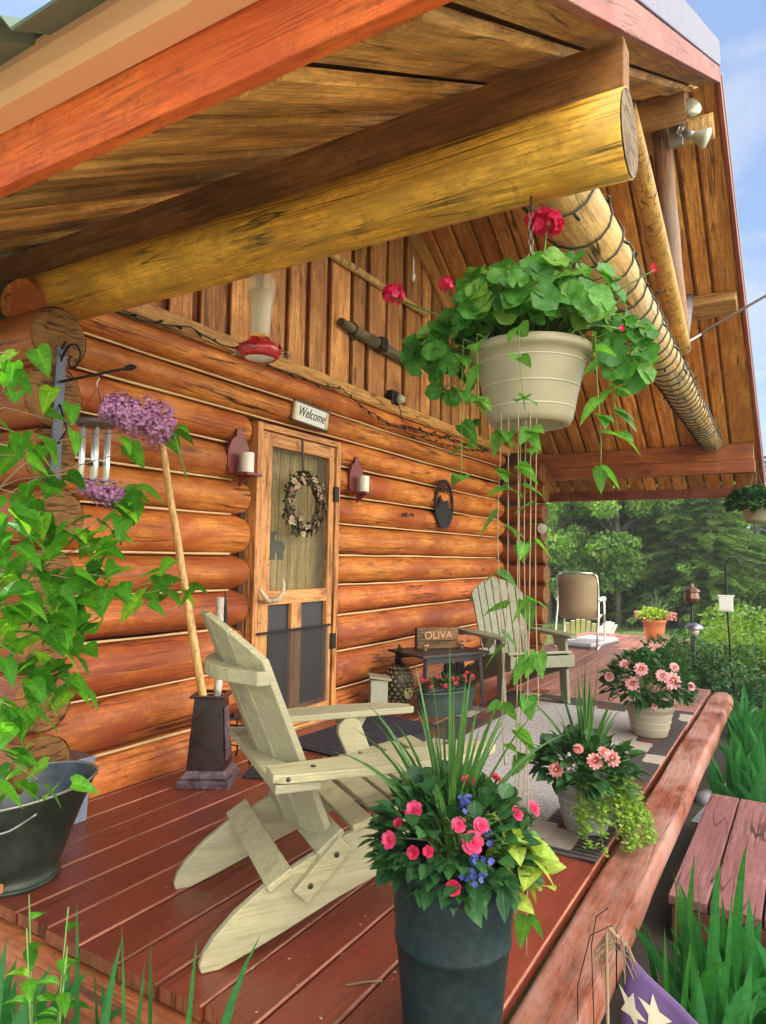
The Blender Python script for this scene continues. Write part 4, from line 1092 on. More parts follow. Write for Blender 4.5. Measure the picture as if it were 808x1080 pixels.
for k in range(7):
    x = -.12 + .04 * k; h = [.20, .30, .34, .26, .36, .31, .22][k]
    mb.tube([(x, .01 * n1(k, 2), 0), (x + .01 * n1(k), .02 * n1(k, 5), h * .5), (x + .02 * n1(k, 7), .01, h * .8), (x + .03 * n1(k, 3), .0, h)], [.034, .03, .024, .004], 8, seed=k * 1.3, rough=.4)
mb.build('stump', M['driftwood'], dw)

# ------------------------------------------------------------------ sling chair, slab, far chairs
sl = thing('sling_chair', 'tan sling back patio chair with pale tube frame seen from behind on the far deck', 'chair', (9.28, 2.46, 0), R(4))
for s in (-1, 1):
    MB().tube([(-.30, s * .27, .0), (-.20, s * .27, .30), (-.12, s * .265, .52), (-.14, s * .262, .80), (-.19, s * .25, .945), (-.20, s * .20, .975)], .014, 8).tube([(-.30, s * .27, .005), (-.05, s * .27, .03), (.30, s * .27, .03), (.34, s * .27, .10), (.30, s * .27, .40), (.28, s * .27, .62)], .014, 8).build('side_frame', M['chrome'], sl)
    MB().tube([(-.14, s * .275, .62), (.0, s * .285, .645), (.2, s * .285, .64), (.30, s * .28, .61)], [.018, .026, .026, .016], 8).build('arm_rest', M['white_paint'], sl)
MB().tube([(-.20, -.205, .974), (-.205, 0, .985), (-.20, .205, .974)], .014, 8).build('top_rail', M['chrome'], sl)
mb = MB()
pr = [(-.195, .955), (-.150, .80), (-.128, .60), (-.125, .42), (.0, .37), (.20, .40), (.30, .42)]
mb.add([(a[0], y_, a[1]) for a in pr for y_ in (-.25, .25)], [(2 * i, 2 * i + 1, 2 * i + 3, 2 * i + 2) for i in range(6)], 0, True)
o = mb.build('sling', M['sling'], sl); md = o.modifiers.new('thick', 'SOLIDIFY'); md.thickness = .006
sb = thing('deck_slab', 'low pale grey slab lying on the far deck beside the sling chair', 'slab', (9.55, 2.40, 0), R(-8))
MB().box((0, 0, .012), (1.0, .46, .022)).build('base', M['slab_side'], sb, bevel=.003)
MB().box((0, 0, .050), (.98, .44, .050)).build('top', M['slab'], sb, bevel=.012)
def lawn_chair(label, loc, rz, mat, n):
    t = thing('lawn_chair', label, 'chair', loc, rz, 'adirondack chairs on the lawn')
    for k in range(n):
        v = (k - (n - 1) / 2) * .085; h = .95 - 1.6 * v * v
        MB().bar((.25, v, .25), (-.02, v * 1.15, h), .075, .02, up=(1, 0, .2)).build('back_slat', mat, t, bevel=.003)
    for s in (-1, 1):
        MB().bar((.0, s * .32, .56), (.78, s * .34, .56), .12, .024).build('arm', mat, t)
        MB().bar((.70, s * .28, 0), (.70, s * .28, .55), .09, .024, up=(0, 1, 0)).build('front_leg', mat, t)
        MB().bar((-.25, s * .26, .02), (.75, s * .26, .36), .024, .11).build('stringer', mat, t)
    MB().box((.5, 0, .35), (.5, .55, .03), Matrix.Rotation(R(-14), 3, 'Y')).build('seat', mat, t)
    return t
lawn_chair('olive green slatted chair back on the lawn beyond the deck edge', (13.2, 3.48, -.93), R(20), M['lime_paint'], 6)
lawn_chair('white slatted chair back on the lawn right of the olive one', (13.3, 3.0, -.95), R(70), M['white_paint'], 6)

# ------------------------------------------------------------------ things on the wall
ws = thing('welcome_sign', 'small white painted welcome sign in dark frame hung above the screen door', 'sign', (3.748, 2.836, 2.116), 0)
ws.rotation_euler = (R(6), R(2.2), 0)
MB().box((0, 0, 0), (.385, .014, .128)).build('board', M['sign_white'], ws, bevel=.002)
for z in (-.066, .066): MB().box((0, -.002, z), (.405, .022, .012)).build('frame_rail', M['sign_frame'], ws, bevel=.002)
for x in (-.178, .178): MB().box((x, -.0085, 0), (.026, .004, .118)).build('dotted_strip', M['sign_strip'], ws)
text_mesh('Welcome', .096, M['ink'], 'lettering', ws, (0, -.0085, .004), (R(90), 0, 0), depth=.001, shear=.35, xscale=.80)
MB().tube([(-.05, 0, .07), (0, .004, .135), (.05, 0, .07)], .0025, 5).build('hanging_cord', M['chain'], ws)
def sconce(label, x):
    t = thing('wall_sconce', label, 'sconce', (x, 2.835, 1.62), 0, 'wooden candle sconces beside the door')
    N = 20; poly = []
    for k in range(N + 1):
        a = R(-90 + 180 * k / N)
    side = [(.03, 0), (.075, .015), (.095, .05), (.098, .10), (.092, .16), (.07, .21), (.04, .238), (.026, .245), (.028, .262), (.024, .280), (.012, .292)]
    poly = side + [(-a, b) for a, b in side[::-1]]
    MB().prism(poly, .0, .018, lambda a, b, t_: (a, t_, b)).build('back_plate', M['burgundy'], t, bevel=.003)
    MB().box((0, -.062, .010), (.135, .125, .018)).build('shelf', M['burgundy'], t, bevel=.004)
    MB().prism([(0, -.06), (.0, 0), (-.09, 0)], -.008, .008, lambda a, b, t_: (t_, a, b)).build('bracket', M['burgundy'], t)
    return t
sconce('burgundy wooden candle sconce on the wall left of the screen door', 3.055)
sconce('burgundy wooden candle sconce on the wall right of the screen door', 4.345)
def candle(label, x):
    t = thing('pillar_candle', label, 'candle', (x, 2.772, 1.6392), 0, 'pillar candles on the sconces')
    MB().lathe([(0, 0), (.039, 0), (.0395, .003), (.0395, .118), (.036, .122), (.030, .119), (0, .112)], n=22).build('wax_body', M['wax'], t)
    MB().tube([(0, 0, .110), (.002, 0, .128)], .0016, 5).build('wick', M['wick'], t)
candle('cream pillar candle on the sconce left of the screen door', 3.055)
candle('cream pillar candle on the sconce right of the screen door', 4.345)
# wreath on the door
wr = thing('door_wreath', 'round twig wreath of small cream and pink flowers hung on the screen door', 'wreath', (3.655, 2.812, 1.500))
ringp = lambda a, r, y=0: Vector((r * math.cos(a), y, r * math.sin(a)))
mb = MB()
for k in range(5):
    mb.tube([ringp(2 * PI * i / 40, .165 + .012 * math.sin(i * .9 + k), .012 * math.cos(i * .9 + k * 2)) for i in range(41)], .007, 5, caps=False)
mb.build('twig_ring', M['twig'], wr)
mb = MB()
for k in range(520):
    a = rnd(0, 2 * PI); r = rnd(.12, .215); p = ringp(a, r, rnd(-.03, .005)); d = Vector((math.cos(a + rnd(-1.4, 1.4)), rnd(-.8, .1), math.sin(a + rnd(-1.4, 1.4))))
    leaf(mb, p, d, rnd(.025, .045), .016)
mb.build('leaves', M['wreath_leaf'], wr)
def floret(mb, c, nrm, r, n=5, mi=0, cup=.3, wid=.9):
    nrm = Vector(nrm).normalized(); a = nrm.orthogonal().normalized(); b = nrm.cross(a); c = Vector(c); ph = rnd(0, 6)
    for k in range(n):
        t = ph + 2 * PI * k / n; d = a * math.cos(t) + b * math.sin(t); s_ = nrm.cross(d) * (r * wid * PI / n)
        mb.add([c, c + d * r * .55 + s_ * .8 + nrm * cup * r * .4, c + d * r + s_ * .35 + nrm * cup * r, c + d * r - s_ * .35 + nrm * cup * r, c + d * r * .55 - s_ * .8 + nrm * cup * r * .4], [(0, 1, 2, 3, 4)], mi, True)
for k in range(46):
    mb = MB()
    a = rnd(0, 2 * PI); r = rnd(.12, .21); p = ringp(a, r, -.035 + rnd(-.008, .008)); nr = Vector((math.cos(a) * .5 + rnd(-.3, .3), -1, math.sin(a) * .5 + rnd(-.3, .3)))
    R_ = rnd(.015, .026)
    floret(mb, p, nr, R_, 6); floret(mb, p + nr.normalized() * .002, nr, R_ * .6, 5)
    mb.ball(p + nr.normalized() * .004, R_ * .22, 6, 4, mi=1)
    mb.build('flower', [M['cream_fl'] if k % 3 else M['mauve_fl'], M['twig']], wr)
MB().box((-.012, .004, .30), (.024, .004, .28), Matrix.Rotation(R(-4), 3, 'Y')).build('ribbon', M['ribbon'], wr)
# moose cutout on the inner door
ms = [(0, 0), (.045, 0), (.05, .055), (.085, .06), (.085, .0), (.13, .0), (.135, .07), (.15, .10), (.145, .14), (.10, .165), (.055, .16), (.035, .185), (.045, .215), (.07, .23), (.06, .238), (.035, .225), (.03, .245), (.02, .225), (.005, .24), (.0, .22), (-.02, .225), (-.03, .20), (-.05, .185), (-.06, .155), (-.045, .145), (-.015, .15), (.0, .12), (.005, .06)]
mo = MB().prism([(a * 1.0, b * .78) for a, b in ms], 2.9525, 2.9585, lambda a, b, t: (a + 3.50, t, b + 1.125)).build('moose_cutout', M['moose'])
tag(mo, 'grey green metal moose silhouette on the inner door below the wreath', 'ornament')
# oval metal plaque with an animal cut out of it
pq = thing('oval_plaque', 'black oval metal plaque with an animal silhouette on the logs right of the door', 'wall plaque', (5.87, 2.836, 1.66))
N = 36; RX, RZ = .20, .235
o_ = [(RX * math.cos(2 * PI * k / N), RZ * math.sin(2 * PI * k / N)) for k in range(N)]; i_ = [(a * .82, b * .85) for a, b in o_]
vs = [(a, y, b) for y in (-.006, .006) for (a, b) in o_] + [(a, y, b) for y in (-.006, .006) for (a, b) in i_]
fs = []
for k in range(N):
    j = (k + 1) % N
    fs += [(k, j, 2 * N + j, 2 * N + k), (N + k, 3 * N + k, 3 * N + j, N + j), (k, N + k, N + j, j), (2 * N + k, 2 * N + j, 3 * N + j, 3 * N + k)]
MB().add(vs, fs).build('oval_rim', M['black_metal'], pq)
low = [(RX * .83 * math.cos(R(200 + 140 * k / 14)), RZ * .86 * math.sin(R(200 + 140 * k / 14))) for k in range(15)]
low += [(.14, -.03), (.10, -.045), (.085, .0), (.075, .04), (.045, .035), (.02, .02), (-.03, .025), (-.06, .05), (-.085, .08), (-.10, .06), (-.115, .04), (-.12, .0), (-.14, -.03)]
MB().prism(low, -.005, .005, lambda a, b, t: (a, t, b)).build('animal_silhouette', M['black_metal'], pq)
MB().prism([(-.09, .14), (-.03, .12), (.05, .135), (.11, .12), (.08, .165), (.03, .16), (.0, .19), (-.04, .165)], -.005, .005, lambda a, b, t: (a, t, b)).build('treetop_silhouette', M['black_metal'], pq)
# grey wooden pole with iron rings fixed to the gable
yk = thing('singletree', 'grey weathered wooden singletree bar with iron rings fixed on the gable', 'wall ornament', (4.73, 2.885, 2.885), 0)
yk.rotation_euler = (0, R(2.2), 0)
MB().tube([(-.58 + .116 * i, 0, .004 * n1(i)) for i in range(11)], [.034, .04, .043, .046, .05, .05, .05, .046, .042, .038, .030], 12, seed=2, rough=.1).build('bar', M['yoke'], yk)
MB().box((-.02, -.012, 0), (.10, .10, .104)).build('centre_band', M['black_metal'], yk, bevel=.01)
for x in (-.42, .55):
    c = MB().tube([(x, .047 * math.cos(a), .047 * math.sin(a)) for a in [2 * PI * k / 14 for k in range(15)]], .006, 6, caps=False).build('iron_band', M['black_metal'], yk)
    MB().tube([(x - .02 + .028 * math.cos(a), -.02, -.07 + .028 * math.sin(a)) for a in [2 * PI * k / 14 for k in range(15)]], .006, 6, caps=False).build('ring', M['black_metal'], c)
o = tag(MB().tube([(3.95 + .16 * i, 2.895, 3.38 + .008 * n1(i) + .003 * i) for i in range(11)], .030, 12, seed=7, rough=.1).build('peeled_pole', M['stick']), 'slim peeled pole fixed level across the upper gable boards', 'pole')
# wall lamp box, crystal drop, twig, bracket
wl = thing('wall_lamp', 'small dark box lamp with white globe on the gable ledge', 'lamp', (4.93, 2.875, 2.49))
MB().box((0, 0, 0), (.11, .06, .12)).build('back_box', M['black_metal'], wl, bevel=.006)
MB().ball((.035, -.055, -.01), .042, 14, 9).build('globe', M['light_glass'], wl)
MB().tube([(.02, -.04, -.05), (.05, -.05, -.10), (.09, -.03, -.14), (.2, -.01, -.2)], .004, 5).build('cord', M['cable'], wl)
cr = thing('crystal_drop', 'hanging glass crystal drop on a thread in front of the gable', 'ornament', (3.5, 1.915, 2.84))
ztop = roof_z(3.5)
MB().tube([(0, 0, .10), (0, 0, ztop - 2.84)], .0012, 4).build('thread', M['chain'], cr)
MB().lathe([(0, -.05), (.012, -.03), (.013, -.005), (.006, .02), (.004, .05), (.006, .07), (.0035, .10), (0, .105)], n=8, smooth=False).build('crystal', M['light_glass'], cr)
tw = MB()
for k in range(9):
    x = rnd(-.11, .11); tw.tube([(x, -.01, rnd(-.012, .012)), (x + rnd(-.03, .03), -.025, rnd(-.02, .02)), (x + rnd(-.06, .06), -.02, rnd(-.03, .03))], [.006, .005, .002], 6)
o = tw.build('twig_hook', M['driftwood']); o.location = (5.12, 2.835, 1.515); tag(o, 'dark knobbly twig hook rack fixed on a log right of the right sconce', 'hook')
tw = MB()
for k in range(8):
    x = rnd(-.09, .09); tw.tube([(x, -.01, rnd(-.012, .012)), (x + rnd(-.03, .03), -.03, rnd(-.02, .02)), (x + rnd(-.05, .05), -.03, rnd(-.03, .03))], [.010, .008, .003], 6)
o = tw.build('twig_hook', M['driftwood']); o.location = (7.38, 2.82, 1.77); tag(o, 'dark knobbly twig hook rack at the far end of the log wall', 'hook')
th = thing('round_dial', 'small round pale dial hung at the far cabin corner under the vines', 'thermometer', (7.60, 2.44, 1.50), R(-60))
MB().lathe([(0, 0), (.05, 0), (.052, .008), (.045, .014), (0, .014)], n=24).build('face', plain('aged_dial', (.30, .27, .20), .4, var=.4, scale=60), th).rotation_euler = (R(90), 0, 0)
o = MB().tube([(.05 * math.cos(2 * PI * k / 24), .05 * math.sin(2 * PI * k / 24), .012) for k in range(25)], .005, 6, caps=False).build('ring', M['grey_metal'], th); o.rotation_euler = (R(90), 0, 0)

# ------------------------------------------------------------------ string lights
def light_string(label, path, every, off, nmax=90):
    t = thing('light_string', label, 'string lights', (0, 0, 0), 0)
    pr = [Vector(p) for p in path]
    MB().tube(pr, .005, 5).build('cable', M['cable'], t)
    b0 = MB().lathe([(0, .0), (.006, 0), (.006, .018), (.0075, .022), (.008, .034), (.005, .044), (0, .048)], n=8)
    first = None; n = 0
    for i in range(2, len(pr) - 1, every):
        if n >= nmax: break
        d = off(i)
        rot = Vector((0, 0, 1)).rotation_difference(Vector(d)).to_euler()
        if first is None: first = b0.build('bulb', M['cable'], t); o = first
        else: o = first.copy(); COL.objects.link(o); o.parent = t
        o.location = pr[i]; o.rotation_euler = rot; n += 1
    return t
kp = [(2.14, 2.339), (2.63, 2.405), (3.049, 2.384), (3.555, 2.36), (4.115, 2.386), (4.66, 2.274), (5.0, 2.25), (5.311, 2.224), (6.105, 2.256), (6.961, 2.33)]
path = []
for (x0, z0), (x1, z1) in zip(kp[:-1], kp[1:]):
    n = max(4, int((x1 - x0) / .045))
    for i in range(n):
        t = i / n; path.append((lerp(x0, x1, t), 2.832 + .008 * n1(x0 + t * 9, 3), lerp(z0, z1, t) - .02 * math.sin(PI * t) + .012 * n1((x0 + t) * 8, 5)))
for i in range(60):
    t = i / 60; path.append((5.0 + 1.95 * t + .05 * n1(i * .5, 2), 2.826 + .01 * n1(i, 4), 2.27 + .06 * t + .05 * n1(i * .45, 8)))
light_string('dark green string lights draped along the ledge below the gable', path, 3, lambda i: (rnd(-.6, .6), -.5, rnd(-1, .2)), 80)
path = []
NT_ = 38
for i in range(NT_ * 14):
    s_ = i / 14; fr = s_ / NT_; x = 2.25 + 5.75 * fr ** .78
    a = 2 * PI * s_ + .5 * n1(s_ * .8, 3)
    k = (x - 2.02) / .3
    r = .128 - .0012 * k + .010
    path.append((x + .02 * n1(s_ * 1.7, 6), .74 + .012 * n1(k * .4) + r * math.sin(a), 2.575 - .006 * k + r * math.cos(a)))
light_string('dark green string lights wound round the overhead tie log', path, 6, lambda i: (rnd(-.8, .8), path[i][1] - .74 + rnd(-.05, .05), path[i][2] - 2.55 + rnd(-.05, .05)), 90)

# ------------------------------------------------------------------ floodlight
fl = thing('flood_light', 'twin clear flood lamps on a bracket below the roof ridge', 'lamp', (4.90, .645, 4.09))
MB().box((.02, 0, 0), (.03, .09, .15)).build('bracket_plate', M['grey_metal'], fl, bevel=.004)
def lamp_head(c, d):
    d = Vector(d).normalized(); q = Vector((0, 0, 1)).rotation_difference(d).to_matrix(); c = Vector(c)
    f_ = lambda p, a: c + q @ p
    h = MB().lathe([(0, -.05), (.028, -.05), (.03, 0), (.024, .02)], n=16, f=f_).build('lamp_holder', M['grey_metal'], fl)
    MB().lathe([(.024, .02), (.045, .06), (.066, .10), (.068, .115), (.05, .125), (0, .128)], n=20, f=f_).build('lamp_bulb', M['light_glass'], h)
lamp_head((-.03, -.05, .07), (-.75, -.55, .15)); lamp_head((.02, -.09, -.02), (.1, -.85, -.45))
MB().tube([(0, 0, .0), (-.02, -.03, .05)], .010, 6).tube([(0, 0, -.02), (.01, -.06, -.01)], .010, 6).build('knuckle', M['grey_metal'], fl)

# ------------------------------------------------------------------ hummingbird feeder
hf = thing('hummingbird_feeder', 'glass hummingbird feeder with red base hung from the yellow log', 'bird feeder', (1.905, 1.685, 1.885))
MB().lathe([(.030, .078), (.036, .10), (.044, .20), (.052, .262), (.053, .285), (.045, .305), (.03, .316), (0, .318)], n=24, smooth=True).build('bottle', M['glass'], hf)
MB().lathe([(0, .08), (.028, .08), (.034, .10), (.0415, .20), (.0475, .255), (0, .256)], n=24).build('nectar', M['nectar'], hf)
bs = MB().lathe([(0, .006), (.055, .004), (.060, .0), (.072, .012), (.079, .028), (.077, .044), (.060, .056), (.040, .064), (.034, .08), (0, .08)], n=30).build('base', M['feeder_red'], hf)
MB().lathe([(0, .002), (.052, .002), (.054, .0045)], n=26).build('base_plate', M['feeder_white'], bs)
for k in range(4):
    a = R(25 + 90 * k); d = Vector((math.cos(a), math.sin(a), 0))
    mb = MB()
    for q in range(2): floret(mb, d * .074 + Vector((0, 0, .045)), d + Vector((0, 0, .6)), .022 - .006 * q, 6)
    mb.build('red_blossom', M['feeder_red'], hf)
    s_ = Vector((-d.y, d.x, 0))
    MB().tube([d * .075 + Vector((0, 0, .02)), d * .105 + s_ * .012 + Vector((0, 0, .012)), d * .118 + Vector((0, 0, .018)), d * .105 - s_ * .012 + Vector((0, 0, .022)), d * .08 + Vector((0, 0, .03))], .002, 5).build('perch', M['chain'], hf)
mb = MB(); floret(mb, (-.03, -.022, .072), (-.5, -.5, .8), .024, 6); floret(mb, (-.03, -.022, .075), (-.5, -.5, .8), .015, 5); mb.build('yellow_blossom', M['feeder_flower'], hf)
MB().tube([(0, 0, .316), (.004, 0, .335), (-.008, 0, .345), (0, 0, .36), (.008, 0, .372), (0, 0, .385)], .0022, 5).build('hanger', M['wire'], hf)

# ------------------------------------------------------------------ chime bracket and wind chime
cb = thing('chime_bracket', 'wrought iron scroll arm on a slate strip fixed to the log ends', 'bracket', (1.70, 2.575, 1.66))
MB().box((0, .004, .01), (.045, .012, .66)).build('strip', M['slate_metal'], cb, bevel=.003)
MB().tube([(0, -.005, .195), (0, -.2, .198), (0, -.40, .200)], .006, 6).build('arm', M['black_metal'], cb)
MB().lathe([(0, 0), (.011, .012), (.008, .02), (.013, .036), (.009, .055), (0, .075)], n=10, f=lambda p, a: Vector((p.x, -.395 - p.z, .20 + p.y))).build('finial', M['black_metal'], cb)
sp = [(0, -.075 + .075 * math.cos(t) * (1 - t / 9), .28 + .075 * math.sin(t) * (1 - t / 9)) for t in [i * .35 for i in range(22)]]
MB().tube(sp, .0045, 5).build('scroll', M['black_metal'], cb); MB().tube([(0, -.01, .30), (0, -.05, .34), (0, -.02, .36), (0, 0.0, .33)], .0045, 5).build('scroll', M['black_metal'], cb)
MB().tube([(0, -.005, -.06), (0, -.06, -.01), (0, -.005, .1)], .0045, 5).build('brace', M['black_metal'], cb)
wc_ = thing('wind_chime', 'silver tube wind chime with dark wooden disc on the iron bracket', 'wind chime', (1.70, 2.333, 1.40))
MB().tube([(0, 0, .452), (.006, 0, .44), (-.004, 0, .425), (0, 0, .40)], .002, 5).build('hook', M['chrome'], wc_)
mb = MB()
for k in range(3):
    a = 2 * PI * k / 3 + .3; mb.tube([(0, 0, .405), (.062 * math.cos(a), .062 * math.sin(a), .275)], .0012, 4)
mb.build('cord', M['wire'], wc_)
MB().lathe([(0, .25), (.068, .25), (.074, .258), (.074, .27), (.068, .277), (0, .277)], n=24).build('top_disc', M['chime_wood'], wc_)
for k in range(6):
    a = 2 * PI * k / 6; Lk = .22 + .012 * k
    x, y = .052 * math.cos(a), .052 * math.sin(a)
    MB().tube([(x, y, .235), (x, y, .235 - Lk)], .0095, 12).tube([(x, y, .25), (x, y, .22)], .0012, 4).build('tube', M['chime'], wc_)
MB().lathe([(0, .095), (.03, .097), (.033, .105), (.03, .113), (0, .115)], n=18).build('striker', M['chime_wood'], wc_)
MB().tube([(0, 0, .25), (0, 0, .11)], .001, 4).build('striker_cord', M['wire'], wc_)

# ------------------------------------------------------------------ garden poles
def ground_at(x, y): return gz(x) - .0
tl = thing('garden_torch', 'copper lantern torch on a thin black pole among the garden shrubs', 'torch', (9.0, 1.052, ground_at(9, 1)))
h0 = .46 - ground_at(9, 1)
MB().tube([(0, 0, 0), (0, 0, h0 + .22)], .013, 8).build('pole', M['black_metal'], tl)
z = h0 + .20
MB().lathe([(0, z), (.05, z), (.08, z + .03), (.09, z + .06), (.075, z + .13), (.06, z + .14)], n=8, smooth=False).build('lantern', M['copper'], tl)
MB().lathe([(.10, z + .14), (.085, z + .165), (.03, z + .20), (.018, z + .235), (0, z + .24)], n=8, smooth=False).build('cap', M['copper'], tl)
so_ = thing('solar_light', 'short solar path light with silver cap below the copper torch', 'garden light', (8.8, 1.004, ground_at(8.8, 1)))
h0 = .40 - ground_at(8.8, 1)
MB().tube([(0, 0, 0), (0, 0, h0 - .06)], .012, 8).build('stake', M['black_metal'], so_)
MB().lathe([(0, h0 - .10), (.05, h0 - .10), (.055, h0 - .02), (0, h0 - .02)], n=14).build('lens', M['light_glass'], so_)
MB().lathe([(.10, h0 - .02), (.10, h0), (.07, h0 + .03), (0, h0 + .045)], n=18).build('cap', M['silver'], so_)
wf = thing('window_feeder', 'square clear bird feeder on a tall black shepherd pole behind the iris', 'bird feeder', (8.0, .56, -.50))
MB().tube([(0, -.04, 0), (0, 0, .55), (.02, .04, 1.2), (.02, .05, 1.62), (.02, .02, 1.70), (.02, -.05, 1.70), (.02, -.08, 1.64)], .010, 8).build('pole', M['black_metal'], wf)
MB().box((-.02, .045, 1.16), (.10, .13, .015)).box((-.02, .045, 1.31), (.12, .15, .012)).build('tray', M['white_plastic'], wf, bevel=.002)
MB().box((-.075, .045, 1.235), (.006, .12, .14)).box((.035, .045, 1.235), (.006, .12, .14)).box((-.02, -.015, 1.235), (.10, .006, .14)).box((-.02, .105, 1.235), (.10, .006, .14)).build('panes', M['white_plastic'], wf)
# ------------------------------------------------------------------ plant helpers
EYE = Vector((0, 0, 1.17))
def ray(px, py):
    """direction through a point of the 808 x 1080 photograph, to lay things out"""
    return (r1 * ((px - 404) / 723) - u1 * ((py - 540) / 723) + f).normalized()
def at_d(px, py, d): return EYE + ray(px, py) * d
def on_ell(px, py, c, r):
    """where the sight line meets a planting's rounded outline"""
    d = ray(px, py); o = EYE - Vector(c)
    o = Vector((o.x / r[0], o.y / r[1], o.z / r[2])); dd = Vector((d.x / r[0], d.y / r[1], d.z / r[2]))
    A = dd.dot(dd); B = o.dot(dd); Cc = o.dot(o) - 1; D = B * B - A * Cc
    t = (-B - math.sqrt(D)) / A if D > 0 else -B / A
    return EYE + d * t
def rdir(zlo=-1.0, zhi=1.0):
    a = rnd(0, 2 * PI); z = rnd(zlo, zhi); s_ = math.sqrt(max(0, 1 - z * z)); return Vector((math.cos(a) * s_, math.sin(a) * s_, z))
def foliage(c, r, n, L, W, shape='oval', zlo=-.35, up=.35, inner=.55, droop=.3, seg=3):
    mb = MB(); c = Vector(c)
    for i in range(n):
        d = rdir(zlo, 1.0); k = rnd(inner, 1.0) ** .6 * (1 + .12 * n1(d.x * 2.3, d.y * 2.3, d.z * 2.3))
        p = c + Vector((d.x * r[0], d.y * r[1], d.z * r[2])) * k
        dd = d + Vector((rnd(-.7, .7), rnd(-.7, .7), rnd(-.4, .6) + up)); s_ = rnd(.7, 1.2)
        leaf(mb, p, dd, L * s_, W * s_, droop=droop, shape=shape, seg=seg, twist=rnd(-.5, .5))
    return mb
def stems(c0, c, r, n, rad=.0025):
    mb = MB(); c = Vector(c); c0 = Vector(c0)
    for i in range(n):
        d = rdir(-.1, 1); p = c + Vector((d.x * r[0], d.y * r[1], d.z * r[2])) * .9
        q = c0 + Vector((rnd(-.3, .3) * r[0], rnd(-.3, .3) * r[1], 0))
        mb.tube([q, vl(q, p, .5) + Vector((0, 0, .03)), p], [rad, rad, rad * .6], 5)
    return mb
def rose(mb, c, nrm, R_):
    nrm = Vector(nrm).normalized(); a = nrm.orthogonal().normalized(); b = nrm.cross(a); c = Vector(c)
    for ring, (n, rr, h, tilt) in enumerate(((7, 1.0, -.15, .35), (6, .75, .10, .65), (5, .5, .28, 1.0), (4, .28, .42, 1.3))):
        for k in range(n):
            t = 2 * PI * (k + .5 * (ring % 2)) / n + rnd(-.2, .2); d = a * math.cos(t) + b * math.sin(t); s_ = nrm.cross(d)
            o = c + nrm * R_ * h * .6; out = (d * math.cos(tilt) + nrm * math.sin(tilt)).normalized()
            w = R_ * rr * .62; L = R_ * rr
            mb.add([o + d * R_ * .05, o + out * L * .6 + s_ * w * .8, o + out * L + s_ * w * .45 - nrm * R_ * .06, o + out * L * 1.05, o + out * L - s_ * w * .45 - nrm * R_ * .06, o + out * L * .6 - s_ * w * .8], [(0, 1, 2, 3, 4, 5)], 0, True)
def dahlia(mb, c, nrm, R_):
    nrm = Vector(nrm).normalized(); a = nrm.orthogonal().normalized(); b = nrm.cross(a); c = Vector(c)
    for n, rr, tilt, w_ in ((11, 1.0, .15, .26), (10, .82, .4, .25), (8, .55, .75, .22)):
        ph = rnd(0, 6)
        for k in range(n):
            t = ph + 2 * PI * k / n; d = a * math.cos(t) + b * math.sin(t); s_ = nrm.cross(d); out = (d * math.cos(tilt) + nrm * math.sin(tilt)).normalized(); L = R_ * rr; w = R_ * w_
            mb.add([c, c + out * L * .55 + s_ * w, c + out * L * .9 + s_ * w * .6, c + out * L, c + out * L * .9 - s_ * w * .6, c + out * L * .55 - s_ * w], [(0, 1, 2, 3, 4, 5)], 0, True)
    for k in range(8):
        t = 2 * PI * k / 8; d = a * math.cos(t) + b * math.sin(t); s_ = nrm.cross(d)
        q = c + nrm * R_ * .12
        mb.add([q, q + d * R_ * .36 + s_ * R_ * .1 + nrm * R_ * .2, q + d * R_ * .36 - s_ * R_ * .1 + nrm * R_ * .2], [(0, 1, 2)], 1, True)
    mb.ball(c + nrm * R_ * .18, R_ * .15, 8, 5, mi=2)
def umbel(mb, c, R_, n=34):
    c = Vector(c)
    for k in range(n):
        d = rdir(-.35, 1); p = c + d * R_ * rnd(.72, 1.0)
        floret(mb, p, d + Vector((rnd(-.4, .4), rnd(-.4, .4), rnd(-.2, .4))), R_ * .40, 5, cup=.25, wid=1.0)
def spikes(c, n, L, W, spread=.45, sd=0):
    mb = MB(); c = Vector(c)
    for k in range(n):
        a = 2 * PI * k / n * 2.39 + rnd(-.3, .3); s_ = spread * rnd(.05, 1.0) ** 1.3; Lk = L * rnd(.6, 1.0) * (1 - .25 * s_)
        d = Vector((math.cos(a) * s_, math.sin(a) * s_, 1)).normalized()
        side = d.cross(Vector((math.sin(a * 1.7), math.cos(a * 1.7), 0))).normalized()
        vs = []; N = 8
        for i in range(N + 1):
            t = i / N; p = c + d * Lk * t + Vector((math.cos(a), math.sin(a), 0)) * (s_ * .28 * Lk * t * t) - Vector((0, 0, 1)) * (s_ * .42 * Lk * t ** 3)
            w = W * .5 * (1.0 if t < .5 else (1 - ((t - .5) / .5) ** 1.6)) * (.6 + .8 * min(t * 3, .5)); nn = side.cross(d)
            vs += [p - side * w + nn * w * .5, p, p + side * w + nn * w * .5]
        fs = []
        for i in range(N):
            q = i * 3; fs += [(q, q + 1, q + 4, q + 3), (q + 1, q + 2, q + 5, q + 4)]
        mb.add(vs, fs, 0, True)
    return mb
def planter_pot(parent, prof, rim_inner, soil_z, mat, line=None, lines=(), n=40):
    p = MB().lathe(prof, n=n).build('pot', mat, parent, recalc=False)
    if line:
        for (r_, z) in lines:
            MB().tube([(r_ * math.cos(2 * PI * k / 40), r_ * math.sin(2 * PI * k / 40), z) for k in range(41)], .0022, 5, caps=False).build('band', line, p)
    MB().disc((0, 0, soil_z), rim_inner, 28).build('soil', M['soil'], parent)
    return p

